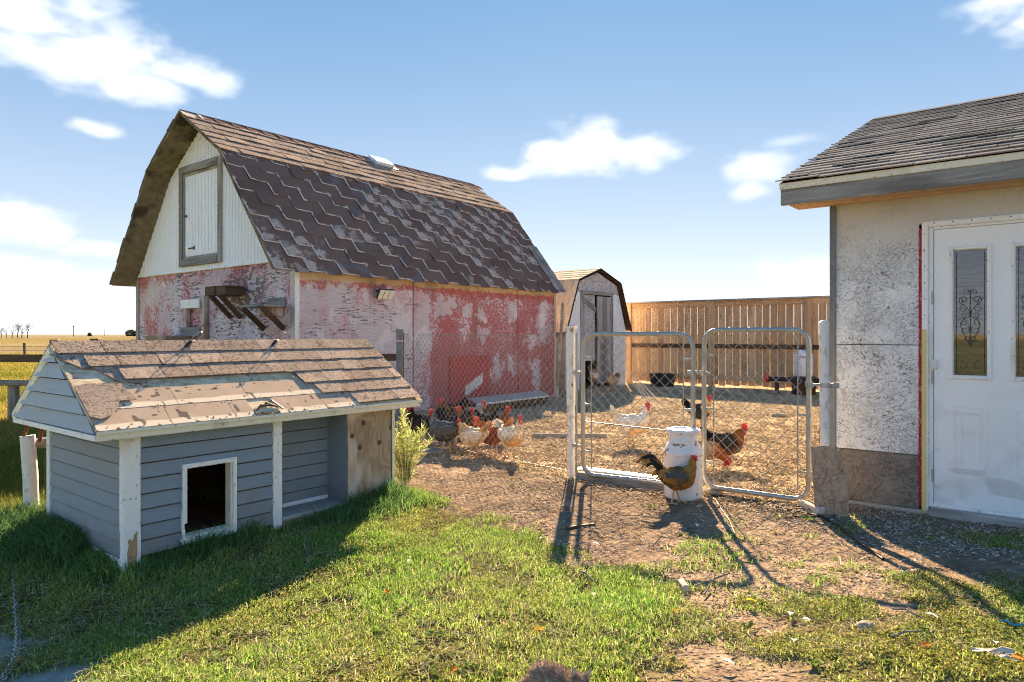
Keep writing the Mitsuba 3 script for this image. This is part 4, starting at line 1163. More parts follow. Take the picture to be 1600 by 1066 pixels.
def gate(key, label, a, b, z0, z1, latch_right, corner=.12):
    """tube frame with rounded corners between ground points a and b"""
    tag(key, label, 'gate')
    a, b = np.array([*a, 0.0]), np.array([*b, 0.0])
    x = (b - a); W = np.linalg.norm(x); x /= W
    m = axes(a, x, np.cross([0, 0, 1], x), [0, 0, 1])
    R = .021
    za, zb = z0, z1
    def corner_pts(cx, cz, a0, a1):
        t = np.linspace(a0, a1, 9)
        return [(cx + corner * np.cos(q), 0, cz + corner * np.sin(q)) for q in t]
    rb = z0[1] if isinstance(z0, tuple) else z0
    zl0, zr0 = z0 if isinstance(z0, tuple) else (z0, z0)
    zl1, zr1 = z1 if isinstance(z1, tuple) else (z1, z1)
    pts = corner_pts(corner, zl0 + corner, 1.5 * np.pi, np.pi) + corner_pts(corner, zl1 - corner, np.pi, .5 * np.pi) + corner_pts(W - corner, zr1 - corner, .5 * np.pi, 0) + corner_pts(W - corner, zr0 + corner, 0, -.5 * np.pi)
    pts.append(pts[0])
    pts = np.array(pts)
    # keep the long sides straight by adding points
    put(key + '__frame', moved(tube(pts, R, 10, cap=False), m), 'galvanised', smooth=50)
    for i, xx in enumerate((.085, W - .085)):
        rod(nxt(key + '__tension_bar'), [(xx, .004, zl0 + .05), (xx, .004, zl1 - .05)], .005, 'wire', m, 6)
        for z in np.linspace(zl0 + .22, zl1 - .22, 3):
            s = 0 if i == 0 else W
            c = m @ axes([s, 0, z], [1, 0, 0], [0, 1, 0], [0, 0, 1])
            put(nxt(key + '__band'), moved(cat([lathe([(.021, -.011), (.0255, -.011), (.0255, .011), (.021, .011)], 14), chbox([-.09 if i else .022, -.004, -.010], [-.022 if i else .09, .004, .010], .002)]), c), 'galvanised', smooth=40)
    mesh = link_mesh(W - .10, (zl1 - zl0) - .03, .098, .0023)
    mesh.vertices = mesh.vertices + [.05, 0, zl0 + .012]
    put(key + '__link_mesh', moved(mesh, m), 'wire')
    for xx in np.arange(.2, W - .15, .17):
        put(nxt(key + '__tie'), moved(tube([(xx, -.023, zl1 - .03), (xx + .01, -.024, zl1 + .012), (xx + .02, .012, zl1 + .024), (xx + .03, .024, zl1 - .01), (xx + .03, 0, zl1 - .04)], .0022, 5), m), 'wire')
    return m, W

GA, GB = (.672, 6.545), (1.575, 6.02)
GC, GD = (1.675, 6.03), (2.370, 5.520)
mL, WL = gate('wire_gate', 'galvanised chain link gate leaf hinged on the chipped white post', GA, GB, .06, 1.385, True)
mR, WR = gate('wire_gate_001', 'slightly narrower chain link gate leaf beside the leaning board', GC, GD, .055, 1.42, False)
for m, W, key in ((mL, WL, 'wire_gate'), (mR, WR, 'wire_gate_001')):
    labels[key]['group'] = 'gate leaves of the chicken yard'
rod('wire_gate__brace', [(.02, 0, .56), (WL - .02, 0, .52)], .006, 'wire', mL, 6)
# the latch between the leaves
lz = 1.05
c = mL @ axes([WL, 0, lz], [1, 0, 0], [0, 1, 0], [0, 0, 1])
put('wire_gate__latch', moved(cat([lathe([(.022, -.02), (.030, -.02), (.030, .02), (.022, .02)], 16), chbox([.02, -.010, -.012], [.10, .010, .012], .004), tube([(.03, -.02, .0), (.06, -.035, .012), (.11, -.03, .008), (.125, -.01, 0)], .008, 6), chbox([-.05, -.018, -.016], [-.018, .018, .016], .004)]), c), 'galvanised', smooth=40)
c = mR @ axes([0, 0, lz - .01], [1, 0, 0], [0, 1, 0], [0, 0, 1])
put('wire_gate_001__latch_collar', moved(cat([lathe([(.022, -.022), (.029, -.022), (.029, .022), (.022, .022)], 16), chbox([.02, -.008, -.014], [.06, .008, .014], .004)]), c), 'galvanised', smooth=40)

# posts
def post(key, label, x, y, z1, r, mat, cap=True, lean=(0, 0)):
    tag(key, label, 'fence post')
    z0 = float(gz(x, y)) - .15
    rod(key + '__pipe', [(x, y, z0), (x + lean[0] * .5, y + lean[1] * .5, (z0 + z1) / 2), (x + lean[0], y + lean[1], z1)], r, mat, sides=20)
    if cap:
        put(key + '__cap', moved(lathe([(0, .03), (r * .6, .028), (r * 1.08, .012), (r * 1.08, -.02), (r * .98, -.02)], 20), axes([x + lean[0], y + lean[1], z1], [1, 0, 0], [0, 1, 0], [0, 0, 1])), mat, smooth=40)
post('gate_post', 'chipped white square-capped gate post between fence wire and gate', .575, 6.66, 1.455, .030, 'chipped_white', False)
# upper half is sleeved in a white plate
uvput('gate_post__sleeve', chbox([-.040, -.040, .70], [.030, .040, 1.44], .006), axes([.575, 6.66, 0], [.9, -.43, 0], [.43, .9, 0], [0, 0, 1]), 'chipped_white', long=2)
board('gate_post__cap', [-.052, -.052, 1.441], [.042, .052, 1.462], axes([.575, 6.66, 0], [.9, -.43, 0], [.43, .9, 0], [0, 0, 1]), 'cream_trim', .004)
rod('gate_post__brace_pipe', [(.615, 6.60, -.05), (.615, 6.60, 1.40)], .010, 'wire')
for z in (.32, 1.02):
    put(nxt('gate_post__hinge'), cat([tube([(.60, 6.63, z), (.64, 6.58, z + .005), (.672, 6.55, z)], .011, 8), trimesh.Trimesh(trimesh.creation.box([.05, .05, .03]).vertices + [.60, 6.63, z], trimesh.creation.box([.05, .05, .03]).faces)]), 'galvanised')
post('fence_post', 'rust flecked white pipe post between right gate and house', 2.475, 5.455, 1.465, .036, 'chipped_white', True, (-.012, 0))
for z in (.24, .98):
    put(nxt('fence_post__hinge'), cat([tube([(2.37, 5.52, z), (2.43, 5.47, z + .004), (2.475, 5.415, z)], .010, 8), lathe([(.037, -.018), (.043, -.018), (.043, .018), (.037, .018)], 18).apply_translation([2.472, 5.455, z]), chbox([2.35, 5.49, z - .025], [2.395, 5.55, z + .025], .004), chbox([2.515, 5.42, z - .02], [2.57, 5.45, z + .02], .006)]), 'galvanised')
post('fence_post_001', 'plain dark grey pipe post behind the dog house', -1.46, 9.00, 1.45, .048, 'grey_post', False)
def fence_wire():
    key = tag('wire_fence', 'chain link fence wire in front of the red barn wall', 'fence')
    a, b = np.array([-1.42, 8.955, 0]), np.array([.555, 6.69, 0])
    x = b - a; W = np.linalg.norm(x); x /= W
    m = axes(a, x, np.cross([0, 0, 1], x), [0, 0, 1])
    me = link_mesh(W, 1.32, .085, .0023, .015)
    me.vertices = me.vertices + [0, 0, .06]
    put(key + '__link_mesh', moved(me, m), 'wire')
    rod(key + '__top_wire', [(0, 0, 1.385), (W / 2, 0, 1.37), (W, 0, 1.385)], .003, 'wire', m, 6)
    rod(key + '__bottom_wire', [(0, 0, .06), (W / 2, 0, .05), (W, 0, .06)], .003, 'wire', m, 6)
    rod(key + '__tension_bar', [(.03, 0, .05), (.03, 0, 1.40)], .006, 'dark_wire', m, 6)
    rod(key + '__tension_bar_001', [(W - .03, 0, .05), (W - .03, 0, 1.40)], .006, 'wire', m, 6)
    for z in (.25, .8, 1.3):
        put(nxt(key + '__band'), lathe([(.048, -.012), (.053, -.012), (.053, .012), (.048, .012)], 16).apply_translation([-1.46, 9.0, z]), 'galvanised', smooth=40)
fence_wire()

# ------------------------------------------------------------------ milk can
def can():
    tag('milk_can', 'white painted milk can standing in front of the gates', 'milk can')
    p = on_ground(1075, 783) + [0, .155, -.005]
    m = axes(p, [1, 0, 0], [0, 1, 0], [0, 0, 1])
    put('milk_can__body', moved(lathe([(0, .0), (.150, .0), (.156, .008), (.158, .03), (.160, .372), (.1665, .378), (.1665, .395), (.160, .402), (.150, .432), (.128, .468), (.122, .482), (.119, .545), (.116, .55)], 56), m), 'can_paint', smooth=35)
    put('milk_can__lid', moved(lathe([(.117, .547), (.141, .552), (.146, .560), (.146, .576), (.140, .584), (.120, .584), (.112, .574), (.04, .570), (.03, .585), (0, .588)], 56), m), 'can_paint', smooth=35)
    for s, ang in ((1, math.radians(-118)), (-1, math.radians(62))):
        d = np.array([math.cos(ang), math.sin(ang), 0]); t = np.array([-d[1], d[0], 0])
        q = np.linspace(0, np.pi, 11)
        pts = [d * (.128 + .050 * np.sin(a)) + t * (.062 * np.cos(a)) + [0, 0, .478 + .012 * np.sin(a)] for a in q]
        rod(nxt('milk_can__handle'), np.array(pts), .009, 'can_paint', m, 8)
can()

# ------------------------------------------------------------------ planks, logs and small things
def leaning_board():
    tag('leaning_board', 'rough brown board with a cut corner leaning beside the house', 'board')
    p = on_ground(1300, 806)
    poly = Polygon([(-.115, 0), (.118, .01), (.112, .40), (.085, .47), (.050, .52), (-.02, .545), (-.125, .535), (-.12, .2)])
    up = np.array([.02, .16, .98]); up /= np.linalg.norm(up)
    x = np.array([.93, -.36, 0.0]); x -= up * (x @ up); x /= np.linalg.norm(x)
    uvput('leaning_board', prism(poly, .022), axes(p + [0, 0, -.02], x, up, np.cross(x, up)), 'warm_osb')
leaning_board()
def timber(key, label, cat_, a, b, w, h, mat, za=None, group=None):
    tag(key, label, cat_, group)
    A, B = on_ground(*a), on_ground(*b)
    lift = h / 2 - .008 if za is None else za
    bb, m = beam(A + [0, 0, lift], B + [0, 0, lift], w, h, .008)
    uvput(key, bb, m, mat)
timber('threshold_beam', 'flaking white timber lying under the left gate', 'timber', (905, 749), (1052, 768), .12, .085, 'chipped_white')
scene['threshold_beam']['bsdf'] = ref('grey_wood')
A, B = on_ground(905, 745), on_ground(1050, 764)
bb, m = beam(A + [0, .02, .082], B + [0, .02, .082], .13, .014, .003)
tag('threshold_plank', 'white painted plank on top of the threshold timber', 'plank')
uvput('threshold_plank', bb, m, 'chipped_white')
timber('pole', 'long grey pole lying in the yard behind the gate post', 'pole', (832, 683), (948, 684), .06, .06, 'grey_wood')
timber('log', 'short grey log lying at the foot of the leaning board', 'log', (1252, 792), (1284, 806), .07, .07, 'plywood')
timber('wood_block', 'small sawn wood block on the dirt near the grass edge', 'wood block', (1064, 916), (1073, 928), .035, .05, 'plywood')
timber('wood_block_001', 'dark sawn stick lying in the shadow of the gate post', 'wood block', (885, 828), (930, 822), .03, .03, 'brown_wood')
def rocks(key, label, u, v, s, sq=.5):
    tag(key, label, 'stone')
    p = on_ground(u, v)
    r = trimesh.creation.icosphere(3, 1.0)
    n = meshkit.fbm(r.vertices * 1.6 + u, 3, 4)
    r.vertices = r.vertices * (.7 + .6 * n[:, None]) * [s, s * .8, s * sq] + p + [0, 0, s * sq * .4]
    put(key, r, 'stone', smooth=35)
rocks('stone', 'flat pale stone in the sunlit yard by the right gate', 1218, 651, .13, .35)
rocks('stone_001', 'rounded stone half hidden behind the milk can base', 1116, 772, .07, .6)
rocks('stone_002', 'grey stone slab under the hens by the dog house', 678, 708, .17, .2)
rocks('stone_003', 'dark dirt clod on the trodden ground at right front', 1352, 984, .045, .6)
# hose along the gate foot
tag('hose', 'thin dark hose trailing along the foot of the gate', 'hose')
hp = [on_ground(u, v) + [0, 0, .010] for u, v in ((1112, 776), (1140, 778), (1175, 784), (1215, 794), (1255, 803), (1285, 809), (1312, 826), (1345, 852), (1380, 876))]
put('hose', tube(np.array(hp), .008, 6), 'black', smooth=True)
tag('cord', 'thin wire lying from the milk can toward the trodden ground', 'cord')
hp = [on_ground(u, v) + [0, 0, .006] for u, v in ((1116, 779), (1126, 795), (1140, 815), (1150, 840))]
put('cord', tube(np.array(hp), .005, 6), 'dark_wire', smooth=True)
tag('twine', 'frayed blue twine in the grass edge at the right', 'twine')
hp = [on_ground(u, v) + [0, 0, .03 + .01 * (i % 2)] for i, (u, v) in enumerate(((1562, 982), (1572, 984), (1585, 988), (1600, 990), (1612, 998)))]
put('twine', tube(np.array(hp), .0045, 5), 'blue_plastic', smooth=True)

# ramp-like trough along the barn
def trough():
    tag('feed_trough', 'long grey sheet metal feeder trough beside the barn wall', 'feeder')
    m = BARN @ axes([2.85, -1.15, 0], [1, 0, 0], [0, 1, 0], [0, 0, 1])
    uvput('feed_trough__lid', chbox([0, 0, .0], [2.15, .22, .02], .004), m @ axes([0, 0, .17], [1, 0, 0], [0, .94, .34], [0, -.34, .94]), 'galvanised', long=0)
    board('feed_trough__lip', [0, -.03, .145], [2.15, -.004, .175], m, 'chipped_white', .004)
    board('feed_trough__box', [.02, .0, .03], [2.13, .20, .160], m, 'brown_wood', .004)
    for x in (.1, 1.0, 1.95):
        board(nxt('feed_trough__leg'), [x, .02, -.05], [x + .08, .18, .0295], m, 'brown_wood', .003)
trough()
# things along the back fence
def back_things():
    m = axes([6.55, 15.7, 0], [.78, -.62, 0], [.62, .78, 0], [0, 0, 1])
    tag('bar_feeder', 'long black feeder bar with red end caps near back fence', 'feeder')
    board('bar_feeder__trough', [-.70, -.08, .30], [.70, .08, .40], m, 'black', .02)
    for x in (-.79, .705):
        put(nxt('bar_feeder__end_cap'), moved(trimesh.creation.icosphere(2, 1.0).apply_scale([.075, .10, .11]), m @ axes([x + .04, 0, .36], [1, 0, 0], [0, 1, 0], [0, 0, 1])), 'red_plastic', smooth=True)
    for x in (-.55, .5):
        board(nxt('bar_feeder__leg'), [x, -.08, -.05], [x + .05, .08, .279], m, 'brown_wood', .004)
    tag('barrel', 'pale plastic drum on a dark stand beside the back fence', 'barrel')
    c = axes([6.75, 16.0, 0], [1, 0, 0], [0, 1, 0], [0, 0, 1])
    put('barrel__drum', moved(lathe([(0, .42), (.18, .42), (.2, .45), (.205, .6), (.2, .62), (.205, .64), (.205, .9), (.17, .98), (.06, 1.02), (0, 1.02)], 28), c), 'white_plastic', smooth=35)
    board('barrel__stand', [-.2, -.2, -.05], [.2, .2, .419], c, 'brown_wood', .01)
    tag('rubber_tub', 'black rubber tub lying at the foot of the board fence', 'tub')
    c = axes([4.05, 18.6, 0], [1, 0, 0], [0, 1, 0], [0, 0, 1])
    put('rubber_tub', moved(lathe([(0, .02), (.26, .02), (.33, .32), (.36, .33), (.36, .30), (.30, .0), (0, 0)], 28), c), 'black', smooth=35)
    tag('feed_bin', 'sunlit white bin peeking past the house corner', 'bin')
    c = axes([4.02, 8.62, 0], [.8, .6, 0], [-.6, .8, 0], [0, 0, 1])
    board('feed_bin__box', [-.0, -.2, -.02], [.5, .2, .62], c, 'dark_gap', .01)
    board('feed_bin__lid', [-.04, -.22, .621], [.52, .22, .78], c, 'white_plastic', .05)
    for i, (u, v) in enumerate(((1012, 634), (1022, 638), (1032, 640), (1040, 636))):
        p = on_ground(u, v)
        key = tag(num('dry_branch'), f'thin bleached branch propped near the board fence, {("first", "second", "third", "last")[i]} from the shed', 'branch', 'bleached branches by the board fence')
        put(key, tube([p, p + [-.15 - .05 * i, .2, .32], p + [-.30 - .06 * i, .35, .72 - .06 * i]], [.010, .008, .004], 5), 'plywood')
        scene[key]['bsdf'] = ref('cream_trim')
back_things()

# ------------------------------------------------------------------ racks on the barn gable
def racks():
    k = tag('wall_ladder', 'short wooden ladder rack standing against the barn gable', 'ladder')
    board(k + '__upright', [-.10, 3.22, -.05], [-.03, 3.31, 1.96], BARN, 'plywood', .004, long=2)
    board(k + '__upright_001', [-.10, 2.58, -.05], [-.03, 2.67, 2.06], BARN, 'plywood', .004, long=2)
    for z, mat in ((1.92, 'white_paint'), (1.42, 'grey_wood'), (.92, 'plywood')):
        board(nxt(k + '__rung'), [-.13, 2.70, z - .07], [-.101, 3.38, z + .09], BARN, mat, .005)
    k = tag('crate', 'rough strand board crate on the ground by the ladder rack', 'crate')
    board(k, [-.5, 3.15, .0], [-.02, 3.95, 1.36], BARN, 'warm_osb', .01)
    k = tag('wall_bracket', 'dark brown shelf bracket with two long arms, nearer the ladder', 'bracket')
    board(k + '__shelf', [-.40, 1.32, 2.02], [-.06, 1.62, 2.17], BARN, 'brown_wood', .006)
    for y in (1.80, 1.50):
        b, m = beam([-.40, y, 2.03], [-.03, y - .0, 1.66], .05, .075)
        uvput(nxt(k + '__arm'), b, BARN @ m, 'brown_wood')
    board(k + '__end_block', [-.42, 1.63, 2.02], [-.04, 1.93, 2.17], BARN, 'brown_wood', .006)
    k = tag('wall_shelf', 'pale plank shelf on two diagonal arms near the barn corner', 'shelf')
    board(k + '__plank', [-.42, .18, 1.80], [-.03, .86, 1.835], BARN, 'grey_wood', .004)
    board(k + '__back_board', [-.035, .24, 1.836], [-.004, .72, 1.96], BARN, 'grey_wood', .004)
    board(k + '__end_block', [-.22, .28, 1.66], [-.02, .66, 1.799], BARN, 'plywood', .004)
    for y in (.80, .26):
        b, m = beam([-.40, y, 1.79], [-.03, y - .0, 1.47], .05, .075)
        uvput(nxt(k + '__arm'), b, BARN @ m, 'brown_wood')
racks()

# ------------------------------------------------------------------ pipe fence, rails and trees at the left
def left_things():
    k = tag('pipe_fence', 'chipped white pipe post with wire panel behind dog house', 'fence')
    p = on_ground(50, 815)
    x, y, z = p
    rod(k + '__post', [(x, y, z - .1), (x - .01, y, .3), (x - .04, y + .01, .63)], .050, 'chipped_white', sides=18)
    rod(k + '__rail', [(x - .03, y + .02, .56), (x + .6, y + .9, .60), (x + 1.2, y + 1.7, .62)], .040, 'galvanised', sides=12)
    wm = []
    a, b = np.array([x + .03, y + .10, 0]), np.array([x + 1.15, y + 1.65, 0])
    for t in np.linspace(0, 1, 24):
        q = a + (b - a) * t
        wm.append(tube([q + [0, 0, .02], q + [0, 0, .56]], .003, 4))
    for zz in np.linspace(.08, .54, 6):
        wm.append(tube([a + [0, 0, zz], b + [0, 0, zz]], .003, 4))
    put(k + '__wire_panel', cat(wm), 'dark_wire')
    for i in range(2):
        q = np.linspace(0, 1.35, 8)
        pts = [(x - .05 + .10 * i + .17 * (1 - np.cos(a_)), y - .02 + .03 * i, .58 + .20 * np.sin(a_)) for a_ in q]
        rod(nxt(k + '__iron_arc'), pts, .014, 'rust', sides=8)
    # rail fence in the pasture
    k = tag('rail_fence', 'low wooden rail fence crossing the near pasture', 'fence')
    Y = 10.9
    for X in (-10.6, -7.86, -5.3, -3.0):
        board(nxt(k + '__post'), [X - .06, Y - .06, -.2], [X + .06, Y + .06, 1.12 if X < -8 or X > -6 else .66], None or np.eye(4), 'grey_wood', .01, long=2)
    board(k + '__top_rail', [-13, Y - .10, .95], [-6.5, Y - .065, 1.07], np.eye(4), 'brown_wood', .006)
    board(k + '__top_rail_001', [-6.49, Y - .11, .97], [-1.8, Y - .075, 1.08], np.eye(4), 'brown_wood', .006)
    rod(k + '__low_rail', [(-13, Y - .1, .60), (-8.6, Y - .1, .63), (-5.5, Y - .11, .61)], .045, 'grey_wood', sides=8)
    key = 'pasture_fence'
    tag(key, 'row of dark posts with wires at the far pasture edge', 'fence')
    xs = np.arange(-46, -6, 1.78)
    for i, X in enumerate(xs):
        put(nxt(key + '__post'), tube([(X + rng.normal(0, .08), 45 + rng.normal(0, .2), -.3), (X + rng.normal(0, .05), 45, .82 + rng.normal(0, .05))], .085, 7), 'bark')
    for z in (.35, .62):
        put(nxt(key + '__wire'), tube([(xs[0], 45, z), (xs[-1], 45, z)], .012, 4), 'dark_wire')
    for i, (u, X) in enumerate(((85, -9.93), (148, -9.05), (212, -8.17))):
        k2 = tag(num('dark_post'), ('dark timber post top above the dog house ridge by its gable', 'dark timber post top in the middle of the field gap above the ridge', 'dark timber post top beside the barn corner')[i], 'post', 'dark posts behind the dog house')
        board(k2, [X - .09, 14.96, -.2], [X + .09, 15.1, 1.27 + .02 * (i % 2)], np.eye(4), 'brown_wood', .01, long=2)
left_things()

TREE_ORDER = ['hidden past the left picture edge', 'nearest the left picture edge', 'second from the left picture edge', 'tall one in its middle', 'just right of its tall middle tree', 'second from its right end', 'tallest at its right end']
def bare_tree(key, x, y, h, seed):
    g = np.random.default_rng(seed)
    tag(key, f'leafless grey tree of the far grove, {TREE_ORDER[seed - 40]}', 'tree', 'bare trees of the far grove')
    z0 = float(gz(x, y))
    tw = []
    def grow(p, d, L, r, depth):
        q = p + d * L
        mid = p + d * L * .5 + g.normal(0, L * .05, 3)
        tw.append(tube([p, mid, q], [r, r * .8, r * .6], 5))
        if depth == 0: return
        for _ in range(g.integers(2, 4)):
            nd = d + g.normal(0, .42, 3); nd[2] = abs(nd[2]) * .7 + .2; nd /= np.linalg.norm(nd)
            grow(q - d * L * g.uniform(0, .3), nd, L * g.uniform(.6, .85), r * .55, depth - 1)
    trunk_h = h * .28
    put(key + '__trunk', tube([(x, y, z0 - .3), (x + .1, y, z0 + trunk_h)], [h * .030, h * .022], 7), 'bark')
    for _ in range(3):
        d = g.normal(0, .3, 3); d[2] = 1; d /= np.linalg.norm(d)
        grow(np.array([x + .1, y, z0 + trunk_h * .95]), d, h * .25, h * .016, 4)
    put(key + '__crown', cat(tw), 'bark')
for i, (u, hh) in enumerate(((-14, 7), (2, 6.2), (10, 5.6), (19, 8.2), (27, 7.4), (34, 8.6), (43, 8.8))):
    Y = 300 + 14 * ((i * 5) % 4)
    bare_tree('bare_tree' if i == 0 else f'bare_tree_{i:03d}', (u - 800) / FPX * Y, Y, hh, 40 + i)
def far_bush():
    for i, (u, w, h) in enumerate(((204, 14, 9), (212, 10, 7), (140, 3, 4))):
        Y = 900.0
        key = tag(num('far_bush'), (('larger dark bush on the horizon touching the barn corner', 'smaller dark bush on the horizon behind the barn corner')[i] if i < 2 else 'tiny lone bush on the horizon above the dog house'), 'bush', 'bushes on the horizon by the barn' if i < 2 else None)
        x = (u - 800) / FPX * Y
        g = np.random.default_rng(90 + i)
        n = 700
        c = g.normal(0, 1, (n, 3)); c /= np.linalg.norm(c, axis=1, keepdims=True); c *= g.uniform(.5, 1, (n, 1)) ** .5 * [w * .5, 2, h * .5]
        c += [x, Y, h * .45 + float(gz(x, Y))]
        d = g.normal(0, .7, (n, 3, 3))
        v = (c[:, None] + d).reshape(-1, 3)
        put(key + '__foliage', (v, np.arange(len(v)).reshape(-1, 3)), 'litter', color=np.tile([.10, .10, .055], (len(v), 1)))
        put(key + '__trunk', tube([(x, Y, -1 + float(gz(x, Y))), (x, Y, h * .5)], .3, 5), 'bark')
far_bush()
for i, u in enumerate((115, 163)):
    Y = 700 + 500 * i
    x = (u - 800) / FPX * Y
    key = tag(num('power_pole'), ('slim power pole on the horizon left of the barn, the taller' if i == 0 else 'slim power pole on the horizon left of the barn, the shorter'), 'power pole')
    put(key + '__pole', tube([(x, Y, -1), (x, Y, 10.5)], .35, 6), 'bark')
    put(key + '__crossarm', trimesh.creation.box([2.6, .3, .35]).apply_translation([x, Y - .5, 9.6]), 'bark')

# chain on the ground at the lower left
def chain():
    tag('chain', 'steel link chain trailing over bare ground from the grass', 'chain')
    px = [(18, 868), (22, 900), (24, 935), (26, 965), (28, 992), (27, 1015), (23, 1035), (14, 1050), (4, 1066), (-8, 1080)]
    P = np.array([on_ground(*q) + [0, 0, .012] for q in px])
    s = np.r_[0, np.cumsum(np.linalg.norm(np.diff(P, axis=0), axis=1))]
    L = np.arange(0, s[-1], .030)
    Q = np.column_stack([np.interp(L, s, P[:, k]) for k in range(3)])
    q = np.linspace(0, 2 * np.pi, 13)
    for i in range(len(Q) - 1):
        d = Q[i + 1] - Q[i]; d /= np.linalg.norm(d)
        side = np.cross(d, [0, 0, 1]); side /= np.linalg.norm(side); upv = np.cross(side, d)
        w = side if i % 2 == 0 else upv * .8 + side * .6
        w = w / np.linalg.norm(w)
        loop = Q[i] + np.outer(np.cos(q) * .021, d) + np.outer(np.sin(q) * .0125, w)
        put(nxt('chain__link'), tube(loop, .0042, 6, cap=False), 'galvanised', smooth=True)
chain()
# ------------------------------------------------------------------ poultry
def loft(path, ry, rz, rings=46, sides=26):
    """closed tube along a path in the x-z plane with elliptical sections; returns vertices, faces, t, angle"""
    path = np.asarray(path, float)
    s = np.r_[0, np.cumsum(np.linalg.norm(np.diff(path, axis=0), axis=1))]
    from scipy.interpolate import PchipInterpolator
    t = np.linspace(0, s[-1], rings)
    X, Z, A, B_ = (PchipInterpolator(s, q)(t) for q in (path[:, 0], path[:, 1], ry, rz))
    dx, dz = np.gradient(X), np.gradient(Z)
    n = np.hypot(dx, dz); dx /= n; dz /= n
    ang = np.arange(sides) * 2 * np.pi / sides
    ca, sa = np.cos(ang), np.sin(ang)
    v = np.empty((rings, sides, 3))
    v[..., 0] = X[:, None] + (B_[:, None] * sa) * (-dz[:, None])
    v[..., 1] = A[:, None] * ca
    v[..., 2] = Z[:, None] + (B_[:, None] * sa) * dx[:, None]
    i, j = np.meshgrid(np.arange(rings - 1), np.arange(sides), indexing='ij')
    q = np.stack([i * sides + j, i * sides + (j + 1) % sides, (i + 1) * sides + (j + 1) % sides, (i + 1) * sides + j], -1).reshape(-1, 4)
    f = np.vstack([q[:, [0, 2, 1]], q[:, [0, 3, 2]]])
    vv = np.vstack([v.reshape(-1, 3), v[0].mean(0), v[-1].mean(0)])
    k = len(vv); jj = np.arange(sides); e = (rings - 1) * sides
    f = np.vstack([f, np.stack([jj, (jj + 1) % sides, jj * 0 + k - 2], 1), np.stack([e + (jj + 1) % sides, e + jj, jj * 0 + k - 1], 1)])
    tt = np.r_[np.repeat(t / s[-1], sides), 0, 1]
    aa = np.r_[np.tile(ang, rings), 0, 0]
    return vv, f, tt, aa

